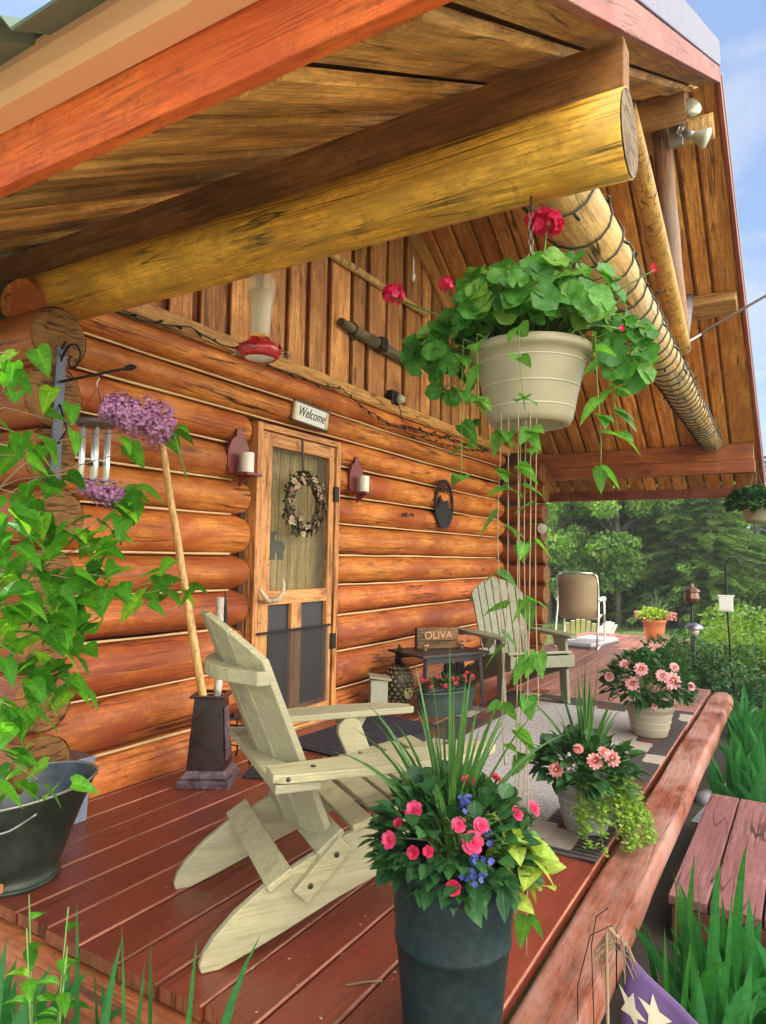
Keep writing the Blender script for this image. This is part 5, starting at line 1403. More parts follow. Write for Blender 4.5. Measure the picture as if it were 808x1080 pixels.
# ------------------------------------------------------------------ tall dark planter in the foreground
C0 = Vector((1.60, .735, 0))
pf = thing('flower_planter', 'tall blue black glazed planter of pink roses, blue flowers and spiky grass in the foreground', 'planter', C0)
prof = [(0, .0), (.112, 0), (.118, .01), (.124, .08), (.133, .17), (.139, .232), (.1435, .236), (.1435, .246), (.141, .25), (.147, .32), (.150, .375), (.152, .385), (.158, .390), (.160, .425), (.156, .432), (.148, .432), (.145, .42), (.143, .36)]
planter_pot(pf, prof, .145, .395, M['pot_dark'])
fc = Vector((0, 0, .47)); fr = (.185, .19, .145)
foliage(fc, fr, 640, .054, .034, 'oval', -.5, .2, .5).build('foliage', M['imp_leaf'], pf)
foliage(fc, (.17, .17, .13), 180, .05, .03, 'oval', -.3, .3, .3).build('inner_foliage', M['dark_leaf'], pf)
stems((0, 0, .39), fc, fr, 40).build('stems', M['stem'], pf)
mb = MB()
for k in range(44):
    p = Vector((.01, -.165, .465)) + Vector((rnd(-.06, .05), rnd(-.055, .05), rnd(-.085, .06))); s_ = rnd(.042, .070); leaf(mb, p, Vector((rnd(-.9, .5), rnd(-1, .2), rnd(-.5, .6))), s_ * .9, s_ * .92, droop=.4, fold=.15, seg=4, shape='heart', twist=rnd(-.5, .5))
mb.build('lime_foliage', M['lime_leaf'], pf)
spikes((.0, .01, .40), 40, .60, .0125, .60).build('spike_grass', M['spike_leaf'], pf)
for px, py, s_, deep in ((437, 855, 1, 0), (411, 886, .95, 0), (498, 889, 1.15, 0), (484, 870, .8, 0), (507, 871, .85, 0), (478, 936, .8, 1), (545, 858, .8, 0), (562, 853, .95, 0), (494, 824, .8, 1), (522, 821, .8, 1), (436, 899, .7, 1), (452, 898, .6, 1), (420, 868, .55, 1)):
    c = on_ell(px, py, C0 + fc, tuple(x * 1.03 for x in fr)) - C0; mb = MB(); rose(mb, c, (c - fc) + Vector((-.09, -.05, .06)), .0225 * s_)
    mb.build('rose_flower', M['imp_deep'] if deep else M['imp_pink'], pf)
for i, (px, py) in enumerate(((486, 851), (498, 905), (503, 920), (496, 925), (465, 965), (476, 962), (512, 915), (492, 845), (516, 880), (460, 968))):
    c = on_ell(px, py, C0 + fc, tuple(x * 1.02 for x in fr)) - C0; mb = MB()
    for k in range(6): floret(mb, c + Vector((rnd(-.016, .016), rnd(-.016, .016), rnd(-.016, .016))), (c - fc) + Vector((rnd(-.15, .15), rnd(-.15, .15), .1)), .0075, 5)
    mb.build('blue_flower', M['lobelia'], pf)

# ------------------------------------------------------------------ grey planter with trailing creeper
C1 = Vector((3.06, .785, .013))
pb = thing('flower_planter', 'grey ribbed pot with spiky grass, starry flowers and trailing lime creeper on the rug edge', 'planter', C1)
prof = [(0, 0), (.085, 0), (.09, .006), (.102, .06), (.118, .13), (.126, .165), (.134, .168), (.137, .20), (.133, .206), (.124, .206), (.120, .19), (.115, .15)]
planter_pot(pb, prof, .12, .185, M['pot_grey'], M['pot_grey_line'], ((.1045, .065), (.1125, .10), (.120, .135)))
fc1 = Vector((0, 0, .26)); fr1 = (.21, .22, .14)
foliage(fc1, fr1, 380, .06, .045, 'heart', -.35, .2, .45).build('foliage', M['dark_leaf'], pb)
stems((0, 0, .19), fc1, fr1, 24).build('stems', M['stem'], pb)
spikes((.0, 0, .19), 30, .62, .014, .48).build('spike_grass', M['spike_leaf'], pb)
def trailer(mb, p0, out, L, n, w, lw=.022, droop_=1.0):
    p0 = Vector(p0); out = Vector(out).normalized(); pts = []
    for i in range(n + 1):
        t = i / n; pts.append(p0 + out * (L * .55 * (1 - (1 - t) ** 2)) + Vector((.012 * n1(i * .5, p0.x * 9), .012 * n1(i * .5, p0.y * 9), .04 * math.sin(PI * min(1, t * 2)) - L * .75 * droop_ * t ** 1.6)))
    return pts
mb = MB(); sm_ = MB()
for k in range(46):
    a = rnd(-2.9, -1.0) if k % 5 else rnd(-3.5, -.3); a = -PI / 2 - .25 + rnd(-1.25, 1.15)
    d = Vector((math.cos(a), math.sin(a), 0)); pts = trailer(None, d * .115 + Vector((0, 0, .195)), d, rnd(.10, .28), 10, 0)
    pts = [Vector((p.x, p.y, max(p.z, .012))) for p in pts]
    sm_.tube(pts, .0014, 4)
    for i, p in enumerate(pts):
        for q in range(4):
            leaf(mb, p + Vector((rnd(-.015, .015), rnd(-.015, .015), rnd(-.012, .012))), Vector((rnd(-1, 1), rnd(-1, 1), rnd(-.4, .5))), rnd(.014, .024), rnd(.014, .022), shape='round', seg=3)
mb.build('creeper', M['creep_leaf'], pb); sm_.build('creeper_stems', M['stem'], pb)
for px, py, s_ in ((627, 803, 1.0), (645, 800, 1.1), (587, 812, 1.0), (610, 790, .7), (636, 793, .7)):
    c = on_ell(px, py, C1 + fc1, tuple(x * 1.06 for x in fr1)) - C1; mb = MB(); dahlia(mb, c, (c - fc1) + Vector((-.1, -.06, .12)), .034 * s_); mb.build('star_flower', [M['star_pink'], M['dahlia_mid'], M['yellow_c']], pb)

# ------------------------------------------------------------------ dahlia pot
C2 = Vector((4.90, .835, .013))
pd = thing('flower_planter', 'taupe ribbed pot of pale pink dahlias at the far end of the rug edge', 'planter', C2)
prof = [(0, 0), (.105, 0), (.11, .006), (.125, .07), (.142, .15), (.146, .168), (.153, .17), (.156, .20), (.15, .206), (.142, .206), (.138, .19)]
planter_pot(pd, prof, .139, .188, M['pot_taupe'], M['pot_taupe_line'], ((.123, .055), (.131, .095), (.1405, .14)))
fc2 = Vector((0, 0, .335)); fr2 = (.265, .285, .195)
foliage(fc2, fr2, 620, .070, .036, 'oval', -.6, .15, .45).build('foliage', M['dark_leaf'], pd)
foliage(fc2, fr2, 130, .070, .036, 'oval', -.2, .3, .7).build('outer_foliage', M['imp_leaf'], pd)
stems((0, 0, .19), fc2, fr2, 30).build('stems', M['stem'], pd)
for px, py, s_ in ((659, 701, .85), (676, 706, 1.1), (667, 721, 1.1), (698, 713, 1.0), (709, 718, 1.35), (711, 704, .8), (643, 714, .85), (729, 724, .7), (690, 745, .5)):
    c = on_ell(px, py, C2 + fc2, tuple(x * 1.05 for x in fr2)) - C2; mb = MB(); dahlia(mb, c, (c - fc2) + Vector((-.25, -.14, .12)), .043 * s_); mb.build('dahlia_flower', [M['dahlia'], M['dahlia_mid'], M['yellow_c']], pd)

# ------------------------------------------------------------------ terracotta pot on the far deck
C3 = Vector((10.76, 1.765, 0))
pt = thing('flower_planter', 'terracotta pot of yellow coleus and blue grass at the sunny far deck corner', 'planter', C3)
planter_pot(pt, [(0, 0), (.105, 0), (.115, .02), (.148, .16), (.155, .25), (.168, .255), (.17, .30), (.155, .305), (.15, .28)], .15, .285, M['terracotta'])
foliage((-.06, .02, .36), (.17, .20, .11), 200, .075, .05, 'heart', -.3, .2, .4).build('coleus', M['lime_leaf'], pt)
spikes((.05, -.02, .29), 70, .52, .010, .75).build('blue_grass', leafmat('blue_grass', (.06, .13, .07), (.12, .20, .11), .2, .5), pt)
mb = MB()
for k in range(40): floret(mb, (rnd(-.05, .12), rnd(-.30, -.14), .34 + rnd(-.05, .06)), rdir(0, 1), .02, 5)
for k in range(24): floret(mb, (rnd(-.05, .12), rnd(.16, .28), .34 + rnd(-.05, .06)), rdir(0, 1), .02, 5)
mb.build('pink_blossom', M['star_pink'], pt)

# ------------------------------------------------------------------ tub under the table
tu = thing('flower_tub', 'long dark green tub of small red flowers under the black table', 'planter', (4.72, 2.24, 0), R(-24.6))
poly = [(.27 * math.cos(2 * PI * k / 32), .11 * math.sin(2 * PI * k / 32)) for k in range(32)]
vs = []; fs = []
for s_, z in ((.86, 0), (.98, .12), (1.0, .16), (1.04, .165), (1.04, .175), (.96, .175), (.94, .12)):
    vs += [(x * s_, y * s_, z) for x, y in poly]
for i in range(6):
    for k in range(32): fs.append((i * 32 + k, i * 32 + (k + 1) % 32, (i + 1) * 32 + (k + 1) % 32, (i + 1) * 32 + k))
MB().add(vs, fs, 0, True).build('tub', M['tub'], tu, recalc=False)
MB().add([(x * .94, y * .94, .14) for x, y in poly], [tuple(range(32))]).build('soil', M['soil'], tu)
foliage((0, 0, .19), (.27, .11, .09), 230, .045, .025, 'oval', -.1, .4, .3).build('foliage', M['dark_leaf'], tu)
for k in range(22):
    mb = MB(); p = Vector((rnd(-.24, .24), rnd(-.11, .05), rnd(.22, .30)))
    floret(mb, p, Vector((rnd(-.6, .2), -1 + rnd(-.3, .5), .7)), .019, 6); floret(mb, p + Vector((0, 0, .003)), Vector((-.2, -.8, .8)), .012, 5); mb.build('red_flower', M['red_fl'], tu)

# ------------------------------------------------------------------ hanging geranium basket
C4 = Vector((1.885, .642, 1.545))
hb = thing('hanging_basket', 'sand coloured hanging pot of red geraniums with long trailing vines on the yellow log', 'hanging basket', C4)
prof = [(0, .012), (.095, .010), (.10, .0), (.112, .004), (.120, .02), (.136, .10), (.152, .17), (.158, .195), (.170, .197), (.174, .205), (.172, .222), (.162, .225), (.155, .20)]
planter_pot(hb, prof, .155, .205, M['pot_sand'], M['pot_line'], ((.125, .045), (.1375, .105), (.1525, .172), (.1, .004)))
MB().tube([(0, 0, .685), (0, 0, .66), (.008, 0, .648), (.0, 0, .636), (-.008, 0, .645)], .0035, 6).build('ceiling_hook', M['wire'], hb)
mb = MB()
for k in range(8):
    mb.tube([Vector((.0, .0, .638 - .021 * k)) + Vector((.007 * math.cos(a) * (k % 2), .007 * math.cos(a) * ((k + 1) % 2), .013 * math.sin(a) - .01)) for a in [2 * PI * q / 10 for q in range(11)]], .0016, 4, caps=False)
mb.build('chain', M['chain'], hb)
mb = MB()
for k in range(3):
    a = 2 * PI * k / 3 + .5; mb.tube([(0, 0, .47), (.168 * math.cos(a), .168 * math.sin(a), .215)], .0018, 4)
mb.build('hanger_wire', M['chain'], hb)
def ger_leaf(mb, c, nrm, r_):
    nrm = Vector(nrm).normalized(); a = nrm.orthogonal().normalized(); a = Matrix.Rotation(rnd(0, 6.28), 3, nrm) @ a; b = nrm.cross(a); c = Vector(c); n = 29
    vs = [c - nrm * r_ * .16]; ph = rnd(0, 6); cols = [(0, 0)]
    for q, hh in ((.55, .0), (1.0, .10)):
        for i in range(n):
            t = R(-168 + 336 * i / (n - 1)); k = r_ * q * (1 - (.10 * abs(math.sin(3.5 * t + .3)) if q == 1 else 0)) * (1 - .08 * (abs(t) / PI))
            vs.append(c + (a * math.cos(t) + b * math.sin(t)) * k + nrm * r_ * (hh + (.13 if q == 1 else .05) * math.sin(3.5 * t + ph) + .10 * q * math.sin(2 * t + ph))); cols.append((q, (t + PI) / PI))
    fs = [(0, 1 + i, 2 + i) for i in range(n - 1)] + [(1 + i, 1 + n + i, 2 + n + i, 2 + i) for i in range(n - 1)]
    mb.add(vs, fs, 0, True, cols)
gc = Vector((0, 0, .29)); gr = (.24, .255, .175)
mb = MB(); sm_ = MB()
for i in range(340):
    d = rdir(-.12, 1); k = rnd(.62, 1.05) * (1 + .18 * n1(d.x * 2, d.y * 2, d.z * 2 + 4)); p = gc + Vector((d.x * gr[0], d.y * gr[1], d.z * gr[2])) * k
    ger_leaf(mb, p, d * .9 + Vector((-.45 + rnd(-.6, .6), -.15 + rnd(-.6, .6), rnd(.0, .6))), rnd(.024, .044))
    if i % 2 == 0: sm_.tube([Vector((p.x * .25, p.y * .25, .21)), Vector((p.x * .7, p.y * .7, p.z * .9 + .03)), p], .0022, 5)
# lobes reaching out left and right
for cc, n_, rr in ((Vector((-.06, .27, .25)), 30, .10), (Vector((-.04, .25, .16)), 12, .07), (Vector((.05, -.25, .23)), 22, .08), (Vector((.05, -.27, .15)), 12, .06), (Vector((.02, -.10, .36)), 22, .09), (Vector((0, .12, .36)), 22, .09)):
    for i in range(n_):
        d = rdir(-1, 1); p = cc + d * rr * rnd(.4, 1); ger_leaf(mb, p, d * .6 + Vector((rnd(-1.0, .0), rnd(-.6, .4), rnd(.0, .6))), rnd(.026, .046))
        if i % 2 == 0: sm_.tube([Vector((p.x * .3, p.y * .45, .21)), Vector((p.x * .75, p.y * .8, p.z + .02)), p], .002, 5)
mb.build('geranium_foliage', M['ger_leaf'], hb); sm_.build('leaf_stalks', M['stem'], hb)
for px, py, dist, R_, n_ in ((577, 236, 2.24, .044, 46), (415, 311, 2.28, .034, 36), (470, 301, 2.36, .026, 22), (690, 283, 2.02, .014, 8), (654, 346, 1.93, .010, 6), (562, 232, 2.27, .024, 16)):
    c = at_d(px, py, dist) - C4; mb = MB(); umbel(mb, c, R_, n_); fl_ = mb.build('flower_head', M['ger_pink'], hb)
    q = gc + Vector((c.x * .3, c.y * .35, -.03)); MB().tube([q, vl(q, c, .5) + Vector((0, 0, .015)), c - Vector((0, 0, R_ * .3))], .0028, 6).build('flower_stalk', M['stem'], fl_)
# trailing vines
vines = [(-.13, .10, .38, 5), (-.10, .02, .95, 7), (-.09, -.02, 1.28, 9), (-.10, -.035, 1.42, 7), (-.05, -.15, .36, 7), (.02, -.165, .26, 5), (-.15, .06, .20, 3), (.03, .15, .30, 4), (-.11, .035, .60, 5), (-.155, -.03, .22, 3), (-.07, .0, 1.35, 0), (-.115, -.01, 1.1, 2), (-.085, -.045, .8, 3)]
for k, (x, y, L, n_) in enumerate(vines):
    mb = MB(); pts = []
    N = max(8, int(L / .05)); zr = .225 if L < .5 else .02
    for i in range(N + 1):
        t = i / N; pts.append(Vector((x * 1.12 + .022 * n1(t * 2.2 * L + k, 3.1) * t, y * 1.12 + .03 * n1(t * 2 * L + k * 3, 7) * t, zr - L * t)))
    if zr > .1: pts = [Vector((x * .9, y * .9, .215))] + [p + Vector((x, y, 0)).normalized() * .035 for p in pts]
    MB().tube(pts, [.0015] * len(pts), 5).build('vine_stem', M['raffia'] if L > .5 else M['stem'], hb)
    for i in range(n_):
        t = (i + rnd(.2, .8)) / n_
        q = pts[min(len(pts) - 1, int(t * len(pts)))]
        for s_ in ((-1, 1) if rnd(0, 1) < .6 else (1,)):
            a = rnd(0, 6.28); leaf(mb, q, Vector((math.cos(a) - .4, math.sin(a) * s_ - .2, rnd(-.9, .1))), rnd(.046, .074), rnd(.042, .060), droop=.4, shape='heart', twist=rnd(-.6, .6))
    mb.build('vine_leaves', M['vine_leaf'], hb)
hb2 = thing('hanging_basket', 'small leafy hanging basket under the far right corner of the roof', 'hanging basket', (8.60, .335, 1.60))
planter_pot(hb2, [(0, 0), (.10, 0), (.13, .04), (.155, .13), (.165, .135), (.165, .155), (.15, .155)], .15, .14, M['pot_sand'])
foliage((0, .03, .22), (.25, .27, .16), 900, .07, .045, 'oval', -.5, .2, .4).build('foliage', M['dark_leaf'], hb2)
mb = MB()
for k in range(3):
    a = 2 * PI * k / 3; mb.tube([(0, 0, .60), (.16 * math.cos(a), .16 * math.sin(a), .15)], .002, 4)
mb.build('hanger_wire', M['chain'], hb2)

# ------------------------------------------------------------------ lilac shrub at the left
li = thing('lilac_shrub', 'leafy lilac shrub with purple blossom leaning in front of the cabin corner', 'shrub', (.80, 2.05, -.44))
O_ = Vector((.80, 2.05, -.44))
trunk = [[(.0, 0, 0), (.06, -.12, .55), (.12, -.22, 1.05), (.10, -.24, 1.6), (.06, -.25, 2.05)], [(.05, .06, 0), (.16, .05, .5), (.22, -.05, .95), (.24, -.12, 1.45), (.26, -.10, 1.8)], [(-.06, .05, 0), (-.02, -.12, .5), (.0, -.2, 1.1), (.02, -.2, 1.7)]]
mb = MB()
for t in trunk: mb.tube(t, [.018, .015, .012, .009, .005][:len(t)], 8)
cl_ = [(22, 392, 1.9), (12, 372, 1.8), (15, 455, 1.9), (62, 445, 2.05), (30, 480, 2.0), (70, 500, 2.05), (15, 520, 1.9), (45, 540, 2.0), (20, 570, 1.9), (65, 560, 2.1), (95, 575, 2.1), (110, 560, 2.15),
       (40, 600, 2.0), (75, 610, 2.1), (15, 615, 1.9), (105, 605, 2.15), (55, 640, 2.0), (88, 645, 2.1), (20, 650, 1.9), (40, 675, 1.95), (75, 675, 2.05), (15, 690, 1.9), (55, 705, 2.0), (30, 725, 1.95), (72, 715, 2.05), (12, 745, 1.9), (135, 505, 2.2), (118, 545, 2.15),
       (150, 622, 2.2), (172, 612, 2.25), (186, 620, 2.25), (160, 605, 2.2), (18, 800, 1.95), (40, 822, 2.0), (20, 840, 1.95), (132, 455, 2.2), (185, 462, 2.25), (140, 512, 2.2), (8, 470, 1.8), (5, 640, 1.8), (5, 560, 1.8), (85, 630, 2.1), (48, 655, 2.0), (122, 610, 2.15)]
lf = MB()
for px, py, d in cl_:
    c = at_d(px, py, d + rnd(-.06, .06)) - O_
    best = min((Vector(p) for t in trunk for p in [vl(t[i], t[i + 1], q / 4) for i in range(len(t) - 1) for q in range(4)] if p[2] < c.z + .02), key=lambda p: (p - c).length + .4 * abs(p.z - (c.z - .25)))
    mid = vl(best, c, .55) + Vector((rnd(-.03, .03), rnd(-.03, .03), .05 + rnd(-.03, .03)))
    br = [vl(best, mid, .5) + Vector((0, 0, .02)), mid]
    mb.tube([best] + br + [c], [.004, .003, .002, .0014], 5)
    n_ = (6 if py > 530 else 3) if px < 125 else 3
    for k in range(n_ + int(rnd(0, 3))):
        q = c + Vector((rnd(-.06, .06), rnd(-.06, .06), rnd(-.05, .05))); a = rnd(0, 6.28)
        leaf(lf, q, Vector((math.cos(a), math.sin(a), rnd(-.9, .1))), rnd(.050, .080), rnd(.046, .068), droop=.45, fold=.22, shape='heart', seg=4, twist=rnd(-.7, .7))
for i in range(260):     # more of the shrub outside the picture's left edge
    c = Vector((rnd(-.25, .12), rnd(-.12, .45), rnd(.4, 2.1)))
    a = rnd(0, 6.28); leaf(lf, c, Vector((math.cos(a), math.sin(a), rnd(-.9, .1))), rnd(.05, .085), rnd(.042, .064), droop=.45, fold=.28, shape='heart', twist=rnd(-.5, .5))
mb.build('branches', M['twig'], li); lf.build('foliage', M['lilac_leaf'], li)
def panicle(tip, base, R_, n):
    mb = MB(); ax = (tip - base); L = ax.length; ax.normalize()
    for k in range(n):
        t = rnd(0, 1) ** .8; rr = R_ * (1 - .55 * t) * (0.5 + .5 * min(1, t * 5)) * rnd(.35, 1.1); d = rdir(-1, 1); d = (d - ax * d.dot(ax)).normalized(); rr *= 1 + .45 * n1(d.x * 2.5 + t * 6, d.y * 2.5, d.z * 2.5); p = base + ax * L * t + d * rr
        floret(mb, p, d + ax * .3 + Vector((rnd(-.4, .4), rnd(-.4, .4), rnd(-.4, .4))), rnd(.0045, .0065), 4, cup=.15, wid=.9)
    return mb
for (bx_, by_, tx_, ty_, R_, n_) in ((182, 452, 108, 428, .080, 1700), (130, 526, 86, 512, .048, 620)):
    b3, t3 = at_d(bx_, by_, 2.2) - O_, at_d(tx_, ty_, 2.17) - O_
    fl_ = panicle(t3, b3, R_, n_).build('lilac_blossom', M['lilac_fl'], li)
    MB().tube([b3 - (t3 - b3) * .6 + Vector((-.05, .05, -.12)), b3, t3], [.004, .003, .001], 5).build('blossom_stalk', M['stem'], fl_)

# ------------------------------------------------------------------ iris fans, perennials
def iris_fan(mb, c, h, n, rz, W=.034, lean=.35):
    c = Vector(c); ax = Vector((math.cos(rz), math.sin(rz), 0)); sd_ = Vector((-ax.y, ax.x, 0))
    for k in range(n):
        t_ = (k - (n - 1) / 2) / max(1, (n - 1) / 2) + rnd(-.15, .15); hk = h * (1 - .35 * abs(t_)) * rnd(.62, 1.08)
        cols = []; vs = []; N = 8; tw = rnd(-.5, .5); bend = rnd(.1, .55) * (1 if rnd(0, 1) < .35 else .35)
        for i in range(N + 1):
            t = i / N; p = c + ax * (t_ * (.02 + hk * lean * t + bend * hk * t ** 3 * 1.0)) + Vector((0, 0, hk * (t - .30 * bend * t ** 4 - .12 * abs(t_) * t * t))) + sd_ * (.02 * t_ * k + .05 * tw * t * t)
            w = W * .5 * (.75 + .5 * t if t < .5 else 1.0 * (1 - ((t - .5) / .5) ** 1.8))
            wv = (ax * math.cos(tw * t) + sd_ * math.sin(tw * t)) - Vector((0, 0, 1)) * t_ * lean
            vs += [p - wv * w, p + sd_ * w * .12, p + wv * w]; cols += [(.95, .27), (.3, .27), (.95, .27)]
        fs = []
        for i in range(N):
            q = i * 3; fs += [(q, q + 1, q + 4, q + 3), (q + 1, q + 2, q + 5, q + 4)]
        mb.add(vs, fs, 0, True, cols)
def iris(label, c, h, n, group, fans=3, W=.036, rz=None, spread=.10):
    t = thing('iris_plant', label, 'plant', c, 0, group)
    for k in range(fans):
        mb = MB(); a = 2 * PI * k / fans + rnd(0, 1); r_ = spread * (k > 0)
        iris_fan(mb, (r_ * math.cos(a), r_ * math.sin(a), 0), h * rnd(.8, 1.05), n, (rz if rz is not None else rnd(0, 6.28)) + rnd(-.5, .5), W)
        mb.build('leaf_fan', M['iris_leaf'], t)
    return t
GA = 'iris leaf clumps by the deck'
for (x, y, h, n, fans, rz, lab) in (
    (2.28, .25, .68, 6, 4, 1.2, 'tall iris clump beside the deck log just behind the flag'), (2.60, .27, .78, 6, 4, .9, 'iris clump with broad blades between the flag and the wooden step'),
    (2.86, .24, .52, 7, 3, 1.5, 'iris clump against the dark front of the wooden step'), (2.72, .14, .55, 5, 3, 2.0, 'iris clump with arching blades in front of the step'), (2.35, .14, .50, 5, 3, .5, 'low iris clump directly behind the purple flag'),
    (5.15, .28, .58, 8, 5, 1.4, 'iris clump at the back edge of the wooden step'), (5.75, .22, .66, 8, 5, 1.0, 'tall iris clump near the far end of the deck log'), (6.35, .12, .66, 8, 5, .4, 'iris clump at the foot of the black feeder pole'), (5.35, -.02, .60, 8, 5, 2.2, 'iris clump at the gravel edge by the right border'),
    (6.1, -.28, .66, 8, 5, .2, 'large iris clump beyond the gravel at the right border'), (7.0, .42, .6, 7, 5, 1.9, 'iris clump beyond the end of the deck log'),
    (1.15, 1.20, .92, 6, 3, .6, 'iris clump with upright blades at the deck front below the cream chair'), (1.10, 1.84, .80, 7, 4, 2.4, 'iris clump with leaning blades at the lower left corner'), (1.12, 1.48, .86, 6, 4, 1.2, 'low iris clump left of the tall dark planter')):
    iris(lab, (x, y, gz(x) - .01), h, n, GA, fans, rz=rz, W=.052 if x < 1.5 else .038)
# leafy weed at lower left
wd = thing('leafy_perennial', 'leafy bright green perennial growing before the deck end log', 'plant', (1.06, 1.56, -.43))
mb = MB(); sm_ = MB()
for k in range(4):
    a = k * 1.7; top_ = Vector((.06 * math.cos(a), .06 * math.sin(a), rnd(.60, .76))); sm_.tube([(0, 0, 0), top_ * .5 + Vector((.01, 0, 0)), top_], [.004, .003, .002], 5)
    for i in range(9):
        t = .25 + .75 * i / 9; p = top_ * t; b_ = i * 2.4
        leaf(mb, p, Vector((math.cos(b_), math.sin(b_), .35)), .12 * (1.15 - .6 * t), .034, droop=.55, shape='oval')
mb.build('foliage', M['lilac_leaf'], wd); sm_.build('stems', M['stem'], wd)
def perennial(label, c, r_, h, n, L, W, mat, group=None, shape='oval'):
    t = thing('leafy_perennial', label, 'plant', c, 0, group)
    mb = MB(); sm_ = MB()
    for k in range(int(n / 9)):
        a = rnd(0, 6.28); q = r_ * math.sqrt(rnd(0, 1)); top_ = Vector((q * math.cos(a), q * math.sin(a), h * rnd(.6, 1.0) * (1 - .35 * (q / r_) ** 2))); base_ = Vector((top_.x * .4, top_.y * .4, 0))
        sm_.tube([base_, vl(base_, top_, .6), top_], [.004, .003, .002], 4)
        for i in range(9):
            s_ = .35 + .65 * i / 8; p = vl(base_, top_, s_); b_ = i * 2.4 + a
            leaf(mb, p, Vector((math.cos(b_), math.sin(b_), rnd(.1, .7))), L * rnd(.7, 1.1), W * rnd(.8, 1.1), droop=.45, shape=shape)
    mb.build('foliage', mat, t); sm_.build('stems', M['stem'], t)
for (x, y, r_, h, lab) in ((2.55, -.12, .20, .26, 'blue green divided perennial at the lower right corner'), (2.95, -.10, .20, .22, 'blue green perennial under the front edge of the wooden step'), (2.25, -.05, .18, .24, 'blue green perennial under the purple flag'), (2.75, -.30, .22, .28, 'blue green perennial at the right border below the step')):
    perennial(lab, (x, y, -.43), r_, h, 260, .085, .026, M['teal_leaf'], 'blue green perennials by the step')
# stones beside the step
for (x, y, s_, lab) in ((3.02, .36, .065, 'round grey river stone at the corner of the wooden step'), (3.0, .06, .07, 'flat pinkish stone below the step front'), (3.02, -.08, .06, 'bluish stone below the step front right of the flat one'), (5.0, .50, .08, 'dark stone between the deck log and the far iris')):
    mb = MB().ball((0, 0, 0), 1, 16, 10); mb.v = [(a * (1 + .2 * n1(a * 2 + x, b * 2, c * 2)), b * (1 + .2 * n1(b * 2 + x, c * 2, a)), c * (1 + .15 * n1(a, b + x, c))) for a, b, c in mb.v]
    o = mb.build('river_stone', M['stone']); o.scale = (s_ * 1.3, s_, s_ * .8); o.location = (x, y, -.42 + s_ * .5); tag(o, lab, 'stone', 'river stones by the step')

# ------------------------------------------------------------------ garden flag
gf = thing('garden_flag', 'faded purple garden flag with cream stars hung on a wire stake beside the deck log', 'flag', (1.86, .40, -.42))
def cloth(a, b):      # a along the top edge (0..1), b down (0..1)
    p = Vector((-.10 * a, -.02 - .40 * a, .615 - .195 * a - .02 * math.sin(a * PI)))
    q = p + Vector((.01 * b, .015 * b, -.44 * b))
    k = .020 * math.sin(a * 9 + b * 2.2) * (.3 + b) + .012 * n1(a * 5, b * 5)
    return q + Vector((-k, 0, .0))
N = 22; vs = [cloth(i / N, j / N) for i in range(N + 1) for j in range(N + 1)]; fs = [(i * (N + 1) + j, (i + 1) * (N + 1) + j, (i + 1) * (N + 1) + j + 1, i * (N + 1) + j + 1) for i in range(N) for j in range(N)]
o = MB().add(vs, fs, 0, True).build('cloth', M['flag_cloth'], gf); md = o.modifiers.new('thick', 'SOLIDIFY'); md.thickness = .003
for k, (ca, cb_, s_, rot) in enumerate(((.20, .17, .105, .2), (.47, .17, .10, .9), (.06, .26, .095, -.1), (.76, .14, .10, .4), (.30, .52, .105, .5), (.58, .50, .10, .1), (.12, .62, .10, .7), (.85, .46, .10, 0), (.42, .82, .10, .3), (.72, .80, .10, .6))):
    mb = MB(); pts = []
    for i in range(10):
        rr = s_ * (1.0 if i % 2 == 0 else .42); t = rot + PI / 2 + 2 * PI * i / 10; pts.append((ca + rr * math.cos(t), cb_ - rr * math.sin(t)))
    rings = [[(ca + (a - ca) * q, cb_ + (b - cb_) * q) for a, b in pts] for q in (1, .5)]
    V = [cloth(a, b) + Vector((-.0045, 0, .0005)) for rg in rings for a, b in rg] + [cloth(ca, cb_) + Vector((-.0045, 0, .0005))]
    F = [(i, (i + 1) % 10, 10 + (i + 1) % 10, 10 + i) for i in range(10)] + [(10 + i, 10 + (i + 1) % 10, 20) for i in range(10)]
    mb.add(V, F, 0, True).build('star', M['star_cloth'], gf)
MB().tube([(0, .02, 0), (.0, .02, .30), (.0, .025, .63), (.0, .02, .655), (0, -.02, .62)], .0045, 7).build('stake', M['raffia'], gf)
MB().tube([(.0, .01, .66), (-.02, .06, .63), (-.03, .09, .50), (-.02, .09, .25), (0, .08, .05)], .0014, 5).tube([(.0, .02, .70), (.0, .05, .67), (-.01, .06, .60), (-.01, .05, .3), (0, .05, 0)], .0014, 5).build('wire_loop', M['black_metal'], gf)
mb = MB()
for k in range(16):
    a = 2 * PI * k / 16; mb.tube([(0, .0, .61), (.01 * math.cos(a), .035 * math.cos(a), .61 + .035 * math.sin(a)), (.02 * math.cos(a), .06 * math.cos(a), .60 + .02 * math.sin(a) - .03), (0, .05 * math.cos(a), .56 - .05 * abs(math.sin(a)))], .0020, 4)
mb.build('raffia_bow', M['raffia'], gf)
# a fallen twig on the deck
o = MB().tube([(1.62, 1.06, .004), (1.66, 1.02, .006), (1.69, .985, .004)], .003, 5).build('fallen_twig', M['twig']); tag(o, 'tiny fallen twig on the red boards left of the tall dark planter', 'twig')

